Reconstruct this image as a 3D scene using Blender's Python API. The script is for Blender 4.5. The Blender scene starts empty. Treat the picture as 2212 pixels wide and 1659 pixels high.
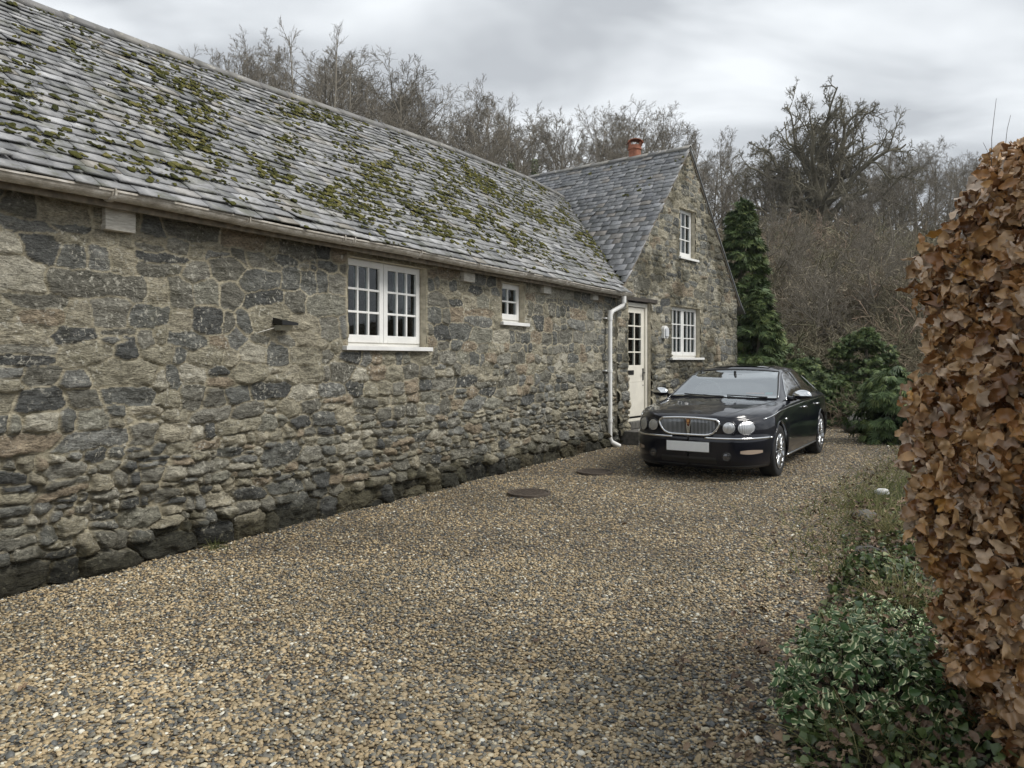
import bpy, bmesh, math, random
import numpy as np
from mathutils import Vector, Matrix
from mathutils.bvhtree import BVHTree
random.seed(7)
rng = np.random.default_rng(7)
PI = math.pi
S = bpy.context.scene
COL = S.collection

# ------------------------------------------------------------------ camera
CAMH = 1.467
cd = bpy.data.cameras.new('camera')
cam = bpy.data.objects.new('camera', cd); COL.objects.link(cam)
cam.location = (0, 0, CAMH); cam.rotation_euler = (PI/2, 0, 0)
cd.sensor_width = 36; cd.lens = 36*1625/2212; cd.shift_y = -53.5/2212
cd.clip_start = 0.05; cd.clip_end = 3000
S.camera = cam
S.render.resolution_x = 1024; S.render.resolution_y = 768

# ------------------------------------------------------------------ world (overcast)
W = bpy.data.worlds.new('World'); S.world = W; W.use_nodes = True
nt = W.node_tree; nt.nodes.clear(); N = nt.nodes.new; Lk = nt.links.new
out = N('ShaderNodeOutputWorld'); bgc = N('ShaderNodeBackground'); bgs = N('ShaderNodeBackground')
mix = N('ShaderNodeMixShader'); mix.inputs[0].default_value = 0.96
sky = N('ShaderNodeTexSky'); sky.sky_type = 'NISHITA'; sky.sun_disc = False
sky.sun_elevation = math.radians(48); sky.sun_rotation = math.radians(112)
Lk(sky.outputs[0], bgs.inputs[0]); bgs.inputs[1].default_value = 0.06
tc = N('ShaderNodeTexCoord'); sp = N('ShaderNodeSeparateXYZ'); Lk(tc.outputs['Generated'], sp.inputs[0])
ad = N('ShaderNodeMath'); ad.operation = 'MAXIMUM'; Lk(sp.outputs[2], ad.inputs[0]); ad.inputs[1].default_value = 0.0
ad2 = N('ShaderNodeMath'); ad2.operation = 'ADD'; Lk(ad.outputs[0], ad2.inputs[0]); ad2.inputs[1].default_value = 0.30
dx = N('ShaderNodeMath'); dx.operation = 'DIVIDE'; Lk(sp.outputs[0], dx.inputs[0]); Lk(ad2.outputs[0], dx.inputs[1])
dy = N('ShaderNodeMath'); dy.operation = 'DIVIDE'; Lk(sp.outputs[1], dy.inputs[0]); Lk(ad2.outputs[0], dy.inputs[1])
cb = N('ShaderNodeCombineXYZ'); Lk(dx.outputs[0], cb.inputs[0]); Lk(dy.outputs[0], cb.inputs[1])
n1 = N('ShaderNodeTexNoise'); n1.inputs['Scale'].default_value = 2.3; n1.inputs['Detail'].default_value = 4.0
n1.inputs['Roughness'].default_value = 0.5; n1.inputs['Distortion'].default_value = 0.35
mp = N('ShaderNodeMapping'); mp.inputs['Location'].default_value = (3.1, 0.7, 0); mp.inputs['Scale'].default_value = (0.75, 1.25, 1)
Lk(cb.outputs[0], mp.inputs[0]); Lk(mp.outputs[0], n1.inputs['Vector'])
rp = N('ShaderNodeValToRGB'); e = rp.color_ramp.elements
e[0].position = 0.38; e[0].color = (0.42, 0.443, 0.47, 1)
e[1].position = 0.62; e[1].color = (0.745, 0.775, 0.80, 1)
m_ = rp.color_ramp.elements.new(0.5); m_.color = (0.585, 0.612, 0.64, 1)
Lk(n1.outputs[0], rp.inputs[0]); Lk(rp.outputs[0], bgc.inputs[0]); bgc.inputs[1].default_value = 0.70
Lk(bgs.outputs[0], mix.inputs[1]); Lk(bgc.outputs[0], mix.inputs[2]); Lk(mix.outputs[0], out.inputs[0])
sl = bpy.data.lights.new('sun', 'SUN'); sl.energy = 1.5; sl.angle = math.radians(22); sl.color = (1, 0.96, 0.90)
so = bpy.data.objects.new('sun', sl); COL.objects.link(so)
sd = Vector((math.sin(math.radians(112))*math.cos(math.radians(48)), math.cos(math.radians(112))*math.cos(math.radians(48)), math.sin(math.radians(48))))
so.rotation_euler = sd.to_track_quat('Z', 'Y').to_euler()
S.view_settings.view_transform = 'Standard'; S.view_settings.look = 'None'
S.view_settings.exposure = 0.95; S.view_settings.gamma = 1
S.render.engine = 'CYCLES'
try:
    S.cycles.max_bounces = 5; S.cycles.transparent_max_bounces = 8; S.cycles.use_denoising = True
    S.cycles.sample_clamp_indirect = 4
except Exception: pass

# ------------------------------------------------------------------ helpers
def tag(o, label=None, cat=None, group=None, kind=None):
    if label: o['label'] = label
    if cat: o['category'] = cat
    if group: o['group'] = group
    if kind: o['kind'] = kind
    return o
def empty(name, loc=(0, 0, 0), rz=0.0):
    o = bpy.data.objects.new(name, None); COL.objects.link(o)
    o.location = loc; o.rotation_euler = (0, 0, rz); o.empty_display_size = 0.2
    return o
def link(name, me, parent=None):
    o = bpy.data.objects.new(name, me); COL.objects.link(o)
    if parent: o.parent = parent
    return o
def npmesh(name, V, faces, mat=None, parent=None, attrs=None, smooth=False):
    """faces: list of (n,k) index arrays; attrs: {name: per-vertex float array}"""
    me = bpy.data.meshes.new(name)
    V = np.asarray(V, dtype=np.float32)
    if isinstance(faces, np.ndarray): faces = [faces]
    me.vertices.add(len(V)); me.vertices.foreach_set('co', V.ravel())
    nl = sum(f.size for f in faces); npoly = sum(len(f) for f in faces)
    me.loops.add(nl); me.polygons.add(npoly)
    me.loops.foreach_set('vertex_index', np.concatenate([f.ravel() for f in faces]).astype(np.int32))
    tot = np.concatenate([np.full(len(f), f.shape[1]) for f in faces])
    st = np.concatenate([[0], np.cumsum(tot)[:-1]])
    me.polygons.foreach_set('loop_start', st.astype(np.int32))
    try: me.polygons.foreach_set('loop_total', tot.astype(np.int32))
    except Exception: pass
    if smooth: me.polygons.foreach_set('use_smooth', np.ones(npoly, dtype=bool))
    for k, a in (attrs or {}).items():
        at = me.attributes.new(k, 'FLOAT', 'POINT'); at.data.foreach_set('value', np.asarray(a, dtype=np.float32))
    me.update(calc_edges=True)
    if mat: me.materials.append(mat)
    return link(name, me, parent)
def instance(pv, pf, pos, rot, scl, rnd):
    """bake copies of a small mesh. pv (m,3) pf (k,q) pos (n,3) rot (n,3,3) scl (n,3)|(n,)"""
    n = len(pos); scl = np.asarray(scl)
    if scl.ndim == 1: scl = scl[:, None].repeat(3, 1)
    P = pv[None] * scl[:, None, :]
    P = np.einsum('nij,nmj->nmi', rot, P) + pos[:, None, :]
    F = (pf[None] + (np.arange(n)*len(pv))[:, None, None]).reshape(-1, pf.shape[1])
    return P.reshape(-1, 3), F, np.repeat(rnd, len(pv))
def merge(parts):
    V = []; F = []; A = []; o = 0
    for v, f, a in parts:
        V.append(v); F.append(f+o); A.append(a); o += len(v)
    return np.concatenate(V), np.concatenate(F), np.concatenate(A)
def rotmats(n, full=True, tilt=None, r=rng):
    if full:
        q = r.normal(size=(n, 4)); q /= np.linalg.norm(q, axis=1)[:, None]
    else:
        az = r.uniform(0, 2*PI, n); th = r.normal(0, tilt, n); ph = r.uniform(0, 2*PI, n)
        q1 = np.stack([np.cos(th/2), np.sin(th/2)*np.cos(ph), np.sin(th/2)*np.sin(ph), 0*th], 1)
        q2 = np.stack([np.cos(az/2), 0*az, 0*az, np.sin(az/2)], 1)
        w1, x1, y1, z1 = q1.T; w2, x2, y2, z2 = q2.T
        q = np.stack([w1*w2-x1*x2-y1*y2-z1*z2, w1*x2+x1*w2+y1*z2-z1*y2, w1*y2-x1*z2+y1*w2+z1*x2, w1*z2+x1*y2-y1*x2+z1*w2], 1)
    w, x, y, z = q.T
    return np.stack([np.stack([1-2*(y*y+z*z), 2*(x*y-z*w), 2*(x*z+y*w)], 1), np.stack([2*(x*y+z*w), 1-2*(x*x+z*z), 2*(y*z-x*w)], 1), np.stack([2*(x*z-y*w), 2*(y*z+x*w), 1-2*(x*x+y*y)], 1)], 1)
def basis(dirv, r=rng, updir=None):
    """rotation matrices whose local Z is dirv, random (or given) roll"""
    z = dirv/np.linalg.norm(dirv, axis=1)[:, None]
    a = r.normal(size=z.shape) if updir is None else updir
    x = np.cross(a, z); x /= np.linalg.norm(x, axis=1)[:, None]+1e-9
    y = np.cross(z, x)
    return np.stack([x, y, z], 2)
def vnoise(p, seed=0):
    """value noise on (n,2|3) points -> 0..1"""
    p = np.asarray(p, float); k = p.shape[-1]
    i = np.floor(p).astype(np.int64); f = p-i; f = f*f*(3-2*f)
    res = 0
    for c in range(2**k):
        w = 1.0; h = np.full(p.shape[:-1], seed*7919+13, dtype=np.int64)
        for a in range(k):
            b = (c >> a) & 1
            w = w*(f[..., a] if b else 1-f[..., a])
            h = (h*73856093) ^ ((i[..., a]+b)*(19349663+a*83492791*2)); h = (h ^ (h >> 13)) & 0x7fffffff
        h = (h*1274126177) & 0x7fffffff; h = h ^ (h >> 15)
        res = res + w*((h & 0xffff)/65535.0)
    return res
def fbm(p, seed=0, o=3):
    p = np.asarray(p, float); s = 0; a = .5; t = 0
    for k in range(o): s = s+a*vnoise(p*2**k, seed+k); t += a; a *= .5
    return s/t
def ico(sub=0):
    bm = bmesh.new(); bmesh.ops.create_icosphere(bm, subdivisions=sub+1, radius=1)
    V = np.array([v.co[:] for v in bm.verts]); F = np.array([[v.index for v in f.verts] for f in bm.faces]); bm.free()
    return V, F

class MB:
    """collects quads/ngons, builds ONE mesh object"""
    def __init__(s, xf=None): s.v = []; s.f = []; s.xf = xf
    def add(s, vs, fs):
        o = len(s.v); s.v += [tuple(s.xf(*p)) if s.xf else tuple(p) for p in vs]
        s.f += [tuple(i+o for i in f) for f in fs]
    def box(s, a0, a1, b0, b1, c0, c1):
        s.add([(a0,b0,c0),(a1,b0,c0),(a1,b1,c0),(a0,b1,c0),(a0,b0,c1),(a1,b0,c1),(a1,b1,c1),(a0,b1,c1)],
              [(3,2,1,0),(4,5,6,7),(0,1,5,4),(1,2,6,5),(2,3,7,6),(3,0,4,7)])
    def tube(s, pts, rad, k=8, closed=False, caps=True):
        P = [Vector(p) for p in pts]; n = len(P); R = rad if hasattr(rad, '__len__') else [rad]*n
        vs = []; fs = []; prev = None
        for i in range(n):
            if closed: t = P[(i+1) % n]-P[i-1]
            else: t = P[min(i+1, n-1)]-P[max(i-1, 0)]
            t.normalize()
            if prev is None:
                a = Vector((0, 0, 1)) if abs(t.z) < .9 else Vector((1, 0, 0)); x = t.cross(a).normalized()
            else: x = (prev-t*prev.dot(t)).normalized()
            prev = x; y = t.cross(x)
            for j in range(k):
                an = 2*PI*j/k; vs.append(P[i]+(x*math.cos(an)+y*math.sin(an))*R[i])
        m = n if closed else n-1
        for i in range(m):
            for j in range(k):
                a = i*k+j; b = i*k+(j+1) % k; c = ((i+1) % n)*k+(j+1) % k; d = ((i+1) % n)*k+j
                fs.append((a, b, c, d))
        if caps and not closed: fs += [tuple(range(k-1, -1, -1)), tuple(range((n-1)*k, n*k))]
        s.add(vs, fs)
    def lathe(s, prof, k=32, axis='y', c=(0, 0, 0)):
        """prof list of (r, h); rotates about axis through c"""
        vs = []; n = len(prof)
        for (r, h) in prof:
            for j in range(k):
                a = 2*PI*j/k; x, y = r*math.cos(a), r*math.sin(a)
                vs.append({'y': (c[0]+x, c[1]+h, c[2]+y), 'z': (c[0]+x, c[1]+y, c[2]+h), 'x': (c[0]+h, c[1]+x, c[2]+y)}[axis])
        fs = [(i*k+j, i*k+(j+1) % k, (i+1)*k+(j+1) % k, (i+1)*k+j) for i in range(n-1) for j in range(k)]
        s.add(vs, fs)
    def build(s, name, mat, parent=None, smooth=False, bevel=0, recalc=True, auto=False):
        me = bpy.data.meshes.new(name); me.from_pydata(s.v, [], s.f)
        if recalc:
            bm = bmesh.new(); bm.from_mesh(me); bmesh.ops.recalc_face_normals(bm, faces=bm.faces); bm.to_mesh(me); bm.free()
        if smooth: me.polygons.foreach_set('use_smooth', [True]*len(me.polygons))
        me.materials.append(mat); o = link(name, me, parent)
        if bevel:
            b = o.modifiers.new('bevel', 'BEVEL'); b.width = bevel; b.segments = 2; b.limit_method = 'ANGLE'
        return o

# ------------------------------------------------------------------ material helpers
MATS = {}
class NT:
    def __init__(s, name):
        s.m = bpy.data.materials.new(name); s.m.use_nodes = True; s.t = s.m.node_tree
        s.b = s.t.nodes['Principled BSDF']; s.o = s.t.nodes['Material Output']; MATS[name] = s.m
    def n(s, typ, ins=None, **kw):
        nd = s.t.nodes.new('ShaderNode'+typ)
        for k, v in kw.items(): setattr(nd, k, v)
        for k, v in (ins or {}).items():
            if hasattr(v, 'is_output') or isinstance(v, bpy.types.NodeSocket): s.t.links.new(v, nd.inputs[k])
            else: nd.inputs[k].default_value = v
        return nd
    def set(s, **kw):
        for k, v in kw.items():
            k = k.replace('_', ' ')
            if isinstance(v, bpy.types.NodeSocket): s.t.links.new(v, s.b.inputs[k])
            else: s.b.inputs[k].default_value = v
    def coord(s, scale=(1, 1, 1)):
        c = s.n('TexCoord'); return s.n('Mapping', {'Vector': c.outputs['Object'], 'Scale': scale}).outputs[0]
    def noise(s, scale, detail=4, rough=.5, vec=None, dist=0):
        return s.n('TexNoise', {'Vector': vec or s.coord(), 'Scale': scale, 'Detail': detail, 'Roughness': rough, 'Distortion': dist}).outputs[0]
    def attr(s, name): return s.n('Attribute', attribute_name=name).outputs['Fac']
    def ramp(s, fac, stops, interp='LINEAR'):
        r = s.n('ValToRGB', {0: fac}); cr = r.color_ramp; cr.interpolation = interp
        while len(cr.elements) > 1: cr.elements.remove(cr.elements[-1])
        for i, (p, c) in enumerate(stops):
            e = cr.elements[0] if i == 0 else cr.elements.new(p)
            e.position = p; c = c if hasattr(c, '__len__') else (c, c, c); e.color = (*c, 1)
        return r.outputs[0]
    def mixc(s, f, a, b, mode='MIX'):
        m = s.n('Mix', data_type='RGBA', blend_type=mode)
        for i, v in ((0, f), (6, a), (7, b)):
            if isinstance(v, bpy.types.NodeSocket): s.t.links.new(v, m.inputs[i])
            else: m.inputs[i].default_value = v if i == 0 else (*v, 1)
        return m.outputs[2]
    def math(s, op, a, b=0, c=0): return s.n('Math', {0: a, 1: b, 2: c}, operation=op).outputs[0]
    def bump(s, h, strength=.5, dist=.01):
        b = s.n('Bump', {'Height': h, 'Strength': strength, 'Distance': dist}); s.t.links.new(b.outputs[0], s.b.inputs['Normal'])
def plain(name, col, rough=.5, metal=0, var=0.0, scale=20, coat=0, spec=None, bump=0):
    k = NT(name); k.set(Base_Color=(*col, 1), Roughness=rough, Metallic=metal, Coat_Weight=coat)
    if spec is not None: k.b.inputs['Specular IOR Level'].default_value = spec
    if var:
        f = k.noise(scale, 5, .6)
        c = k.ramp(f, [(.3, tuple(x*(1-var) for x in col)), (.7, tuple(min(1, x*(1+var)) for x in col))]); k.set(Base_Color=c)
        if bump: k.bump(f, .4, bump)
    return k.m

# stone wall
k = NT('rubble_stone'); sid = k.attr('sid'); mo = k.attr('mortar'); damp = k.attr('damp')
st = k.ramp(sid, [(0, (.075, .077, .076)), (.08, (.135, .13, .112)), (.22, (.23, .212, .165)), (.36, (.12, .122, .115)), (.46, (.28, .255, .20)), (.56, (.185, .178, .155)), (.68, (.225, .185, .138)), (.76, (.165, .166, .158)), (.86, (.33, .31, .26)), (.95, (.20, .195, .165))], 'CONSTANT')
vs_ = k.coord((1, 1, 2.6))
nb = k.noise(9, 7, .62, vs_, .6); nf = k.noise(45, 6, .7, vs_)
st = k.mixc(.75, st, k.ramp(nb, [(.3, .40), (.48, 1.08), (.72, 1.95)]), 'MULTIPLY')
st = k.mixc(.8, st, k.ramp(nf, [(.34, .35), (.6, 1.4)]), 'MULTIPLY')
mc = k.mixc(1, k.ramp(k.noise(30, 6, .7), [(.3, (.30, .265, .20)), (.7, (.55, .50, .38))]), k.ramp(k.noise(3, 3), [(.35, .7), (.65, 1.1)]), 'MULTIPLY')
c = k.mixc(mo, st, mc)
li = k.math('MULTIPLY', k.ramp(k.noise(30, 5, .65), [(.56, 0), (.63, 1)]), k.ramp(k.noise(2.2, 3), [(.40, 0), (.56, 1)]))
c = k.mixc(k.math('MULTIPLY', li, .8), c, (.54, .52, .46))
wh = k.ramp(k.n('TexVoronoi', {'Vector': k.coord(), 'Scale': 8.0, 'Randomness': 1.0}).outputs[0], [(.13, 1), (.16, 0)])
wh = k.math('MULTIPLY', wh, k.ramp(k.noise(6, 2), [(.60, 0), (.66, 1)]))
c = k.mixc(k.math('MULTIPLY', wh, .8), c, (.6, .58, .52))
c = k.mixc(k.math('MULTIPLY', k.ramp(k.noise(4.5, 5, .6), [(.55, 0), (.75, 1)]), .35), c, (.10, .095, .05))
dk = k.math('MULTIPLY', damp, 1.0)
c = k.mixc(dk, c, k.mixc(1, c, (.27, .265, .22), 'MULTIPLY'))
c = k.mixc(k.math('MULTIPLY', k.ramp(k.n('SeparateXYZ', {0: k.coord()}).outputs[2], [(.02, 1), (.55, .55), (.72, 0)]), k.ramp(k.noise(5, 5, .65), [(.35, .25), (.65, .8)])), c, k.mixc(1, c, (.55, .53, .47), 'MULTIPLY'))
k.set(Base_Color=c, Roughness=k.ramp(nf, [(.3, .95), (.7, .72)])); k.b.inputs['Specular IOR Level'].default_value = .3
c = k.mixc(1, c, (1.06, 1.06, 1.02), 'MULTIPLY'); k.set(Base_Color=c)
hb = k.math('ADD', k.math('MULTIPLY', nb, 1.3), k.math('MULTIPLY', nf, .55)); k.bump(hb, 1.0, .035)
# slates
k = NT('slate'); r_ = k.attr('rnd')
c = k.ramp(r_, [(0, (.14, .145, .15)), (.2, (.25, .252, .256)), (.45, (.34, .342, .345)), (.7, (.23, .233, .24)), (.86, (.46, .465, .475)), (.97, (.28, .26, .23))])
c = k.mixc(.55, c, k.ramp(k.noise(14, 6, .65, k.coord()), [(.3, .55), (.7, 1.4)]), 'MULTIPLY')
gm = k.ramp(k.noise(5, 8, .72), [(.50, 0), (.62, 1)])
c = k.mixc(k.math('MULTIPLY', gm, .6), c, (.095, .10, .055))
ly = k.ramp(k.noise(55, 3, .5), [(.66, 0), (.7, 1)]); c = k.mixc(k.math('MULTIPLY', ly, .5), c, (.42, .43, .40))
k.set(Base_Color=c, Roughness=k.ramp(k.noise(25, 4), [(.3, .62), (.7, .4)])); k.b.inputs['Specular IOR Level'].default_value = .55
k.bump(k.noise(40, 6, .65, k.coord((1, 1, 1))), .55, .006)
# slates
k = NT('clean_slate'); r_ = k.attr('rnd')
c = k.ramp(r_, [(0, (.17, .175, .185)), (.2, (.28, .285, .295)), (.45, (.36, .362, .365)), (.7, (.25, .255, .27)), (.86, (.47, .475, .49)), (.96, (.36, .33, .30))])
c = k.mixc(.55, c, k.ramp(k.noise(14, 6, .65, k.coord()), [(.3, .55), (.7, 1.4)]), 'MULTIPLY')
gm = k.ramp(k.noise(5, 8, .72), [(.50, 0), (.62, 1)])
c = k.mixc(k.math('MULTIPLY', gm, .25), c, (.095, .10, .055))
ly = k.ramp(k.noise(55, 3, .5), [(.66, 0), (.7, 1)]); c = k.mixc(k.math('MULTIPLY', ly, .5), c, (.42, .43, .40))
k.set(Base_Color=c, Roughness=k.ramp(k.noise(25, 4), [(.3, .62), (.7, .4)])); k.b.inputs['Specular IOR Level'].default_value = .55
k.bump(k.noise(40, 6, .65, k.coord((1, 1, 1))), .55, .006)
# moss
k = NT('moss'); r_ = k.attr('rnd')
c = k.ramp(r_, [(0, (.045, .048, .018)), (.45, (.085, .086, .026)), (.8, (.13, .125, .038)), (1, (.19, .17, .07))])
c = k.mixc(.6, c, k.ramp(k.noise(110, 5, .7), [(.3, .4), (.7, 1.5)]), 'MULTIPLY'); k.set(Base_Color=c, Roughness=.95)
k.b.inputs['Specular IOR Level'].default_value = .1; k.bump(k.noise(150, 5, .7), 1, .01)
# ridge tile
k = NT('ridge_clay'); c = k.ramp(k.attr('rnd'), [(0, (.15, .15, .15)), (.5, (.19, .185, .18)), (1, (.24, .23, .21))])
c = k.mixc(k.ramp(k.noise(16, 4, .6), [(.6, 0), (.68, .8)]), c, (.45, .43, .36)); c = k.mixc(k.ramp(k.noise(6, 5), [(.5, 0), (.7, .6)]), c, (.10, .10, .07))
k.set(Base_Color=c, Roughness=.6); k.bump(k.noise(40, 5), .4, .006)
# pebbles
PEB = [(0, (.10, .10, .097)), (.11, (.17, .155, .13)), (.22, (.30, .23, .14)), (.38, (.42, .31, .18)), (.53, (.20, .18, .145)), (.63, (.50, .38, .235)), (.76, (.33, .245, .145)), (.86, (.55, .47, .34)), (.93, (.12, .115, .11)), (.975, (.72, .67, .58))]
k = NT('pebble'); c = k.ramp(k.attr('rnd'), PEB, 'CONSTANT')
c = k.mixc(.5, c, k.ramp(k.noise(90, 4, .6), [(.3, .65), (.7, 1.3)]), 'MULTIPLY')
big = k.ramp(k.noise(.7, 5, .62), [(.35, (.60, .63, .63)), (.62, (1.08, 1.11, 1.08))]); c = k.mixc(1, c, big, 'MULTIPLY')
k.set(Base_Color=c, Roughness=.5); k.b.inputs['Specular IOR Level'].default_value = .45
k = NT('gravel_bed'); v = k.n('TexVoronoi', {'Vector': k.coord(), 'Scale': 62.0, 'Randomness': 1.0})
sx = k.n('SeparateColor', {0: v.outputs['Color']}).outputs[0]
c = k.ramp(sx, PEB, 'CONSTANT'); c = k.mixc(1, c, k.ramp(v.outputs['Distance'], [(.25, 1), (.6, .25)]), 'MULTIPLY')
c = k.mixc(1, c, k.ramp(k.noise(.55, 4, .6), [(.35, .68), (.62, 1.05)]), 'MULTIPLY')
c = k.mixc(k.ramp(k.noise(7, 5, .7), [(.5, 0), (.75, .5)]), c, (.075, .065, .045))
k.set(Base_Color=c, Roughness=.85); k.bump(k.math('SUBTRACT', 1, v.outputs['Distance']), .9, .012)
k = NT('leaf_litter'); c = k.ramp(k.noise(3, 8, .7), [(.3, (.035, .032, .016)), (.5, (.07, .058, .032)), (.62, (.06, .065, .025)), (.75, (.12, .09, .05))])
k.set(Base_Color=c, Roughness=.95); k.bump(k.noise(25, 8, .7), 1, .08)

# generic per-instance coloured materials
def ramped(name, stops, rough=.6, spec=.4, nscale=60, var=.5, transl=0, bump=0):
    k = NT(name); c = k.ramp(k.attr('rnd'), stops)
    c = k.mixc(var, c, k.ramp(k.noise(nscale, 4, .6), [(.3, .55), (.7, 1.4)]), 'MULTIPLY')
    k.set(Base_Color=c, Roughness=rough); k.b.inputs['Specular IOR Level'].default_value = spec
    if bump: k.bump(k.noise(nscale, 4), .5, bump)
    if transl:
        tr = k.n('BsdfTranslucent', {'Color': c}); ms = k.n('MixShader', {0: transl, 1: k.b.outputs[0], 2: tr.outputs[0]})
        k.t.links.new(ms.outputs[0], k.o.inputs[0])
    return k.m
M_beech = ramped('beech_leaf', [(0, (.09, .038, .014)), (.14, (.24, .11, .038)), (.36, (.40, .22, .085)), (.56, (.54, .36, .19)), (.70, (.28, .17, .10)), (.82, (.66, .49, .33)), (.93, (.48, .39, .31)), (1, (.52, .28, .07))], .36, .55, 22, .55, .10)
M_twig = ramped('twig_bark', [(0, (.035, .028, .022)), (1, (.09, .07, .052))], .85, .2)
M_bark = ramped('tree_bark', [(0, (.12, .107, .085)), (.5, (.20, .178, .143)), (1, (.30, .27, .22))], .9, .2, 8, .5)
M_oak = ramped('mossy_oak_bark', [(0, (.11, .098, .072)), (.5, (.155, .14, .10)), (1, (.21, .19, .14))], .9, .2, 3, .6)
M_scrub = ramped('scrub_twig', [(0, (.10, .09, .055)), (.3, (.19, .165, .115)), (.5, (.17, .16, .10)), (.68, (.27, .20, .15)), (.85, (.20, .19, .12)), (1, (.36, .31, .235))], .9, .2, 4, .4)
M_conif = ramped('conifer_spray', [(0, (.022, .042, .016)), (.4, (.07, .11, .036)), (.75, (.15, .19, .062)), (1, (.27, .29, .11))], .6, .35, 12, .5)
M_ivy = ramped('ivy_leaf', [(0, (.025, .04, .014)), (.4, (.06, .095, .028)), (.8, (.12, .165, .055)), (1, (.24, .25, .12))], .4, .5, 40, .4, .1)
M_grass = ramped('dry_grass', [(0, (.08, .11, .03)), (.5, (.20, .20, .08)), (1, (.42, .36, .19))], .7, .3, 30, .3, .2)
M_dead = ramped('dead_leaf', [(0, (.05, .032, .020)), (.5, (.11, .07, .042)), (1, (.24, .165, .10))], .6, .4, 30, .4)
k = NT('variegated_leaf'); ed = k.attr('edge'); g = k.ramp(k.attr('rnd'), [(0, (.045, .10, .03)), (.5, (.10, .17, .06)), (1, (.07, .14, .055))])
vg = k.math('MULTIPLY', k.ramp(ed, [(.48, 0), (.66, 1)]), k.ramp(k.attr('rnd'), [(.22, 0), (.26, 1)])); k.set(Base_Color=k.mixc(vg, g, (.66, .68, .40)), Roughness=.42)
M_white = plain('white_paint', (.76, .76, .74), .45, var=.10, scale=4)
M_cream = plain('cream_paint', (.74, .71, .62), .5, var=.07, scale=5)
M_fascia = plain('weathered_board', (.20, .17, .13), .8, var=.5, scale=12, bump=.004)
k = NT('stained_gutter'); c = k.ramp(k.noise(9, 8, .75, k.coord((1, 1, 3))), [(.3, (.20, .18, .145)), (.48, (.40, .365, .31)), (.62, (.60, .57, .52))]); k.set(Base_Color=c, Roughness=.55); M_gut = k.m
k = NT('pale_timber'); c = k.ramp(k.noise(10, 6, .7, k.coord((1, 1, 9))), [(.35, (.36, .33, .28)), (.6, (.62, .60, .54))]); k.set(Base_Color=c, Roughness=.7); M_timber = k.m
M_render = plain('lime_render', (.46, .42, .33), .9, var=.35, scale=14, bump=.006)
M_terra = plain('terracotta', (.30, .115, .065), .75, var=.3, scale=14, bump=.004)
M_lintel = plain('dark_timber', (.05, .042, .034), .7, var=.4, scale=18)
M_black = plain('black_metal', (.012, .012, .012), .4)
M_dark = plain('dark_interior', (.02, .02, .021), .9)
M_curtain = plain('pale_curtain', (.42, .43, .40), .9, var=.2, scale=8)
M_step = plain('step_slate', (.10, .095, .085), .7, var=.45, scale=14, bump=.01)
k = NT('rusty_iron'); c = k.ramp(k.noise(25, 7, .7), [(.3, (.05, .045, .038)), (.55, (.10, .078, .06)), (.75, (.16, .13, .10))]); k.set(Base_Color=c, Roughness=.75, Metallic=.2); k.bump(k.n('TexChecker', {'Vector': k.coord(), 'Scale': 34.0}).outputs[1], .6, .004); M_rust = k.m
k = NT('window_glass'); k.set(Base_Color=(.8, .85, .85, 1), Roughness=.02)
tr = k.n('BsdfTransparent', {'Color': (.8, .84, .83, 1)}); gl = k.n('BsdfGlossy', {'Roughness': .02, 'Color': (.9, .93, .95, 1)})
fr = k.n('Fresnel', {'IOR': 1.6}); ms = k.n('MixShader', {0: fr.outputs[0], 1: tr.outputs[0], 2: gl.outputs[0]}); k.t.links.new(ms.outputs[0], k.o.inputs[0]); M_glass = k.m

# ------------------------------------------------------------------ terrain
def hill(x, y):
    x = np.asarray(x, float); y = np.asarray(y, float)
    t = np.clip((y-21)/1.0, 0, None)
    slope = .285+.11*np.clip(-x/30, 0, 1)
    z = slope*(np.sqrt(t*t+16)-4)
    z = np.where(y > 95, z-0.0, z)
    cap = 24+9*np.clip(-x/45, 0, 1)
    z = cap*(1-np.exp(-z/cap*1.15))/1.0
    bank = np.clip((x-np.interp(y, [6, 8.7, 11, 13.5, 16, 20, 24], [3.6, 4.9, 6.5, 8.0, 9.2, 10.4, 10.9]))/2.5, 0, 1)*np.clip((y-12)/5, 0, 1)*1.1      # rising bank right of the drive end
    return z+bank*(1-np.clip((y-26)/8, 0, 1))
gx = np.unique(np.concatenate([np.linspace(-240, -40, 21), np.linspace(-40, 60, 81), np.linspace(60, 240, 19)]))
gy = np.unique(np.concatenate([np.linspace(-40, 10, 26), np.linspace(10, 100, 91), np.linspace(100, 900, 20)]))
X, Y = np.meshgrid(gx, gy, indexing='ij'); Z = hill(X, Y)+fbm(np.stack([X*.15, Y*.15], -1), 3)*.8*np.clip((Y-22)/10, 0, 1)-.012
idx = np.arange(X.size).reshape(X.shape)
F = np.stack([idx[:-1, :-1], idx[1:, :-1], idx[1:, 1:], idx[:-1, 1:]], -1).reshape(-1, 4)
tag(npmesh('ground', np.stack([X, Y, Z], -1).reshape(-1, 3), F, MATS['leaf_litter'], smooth=True), kind='structure')

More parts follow.
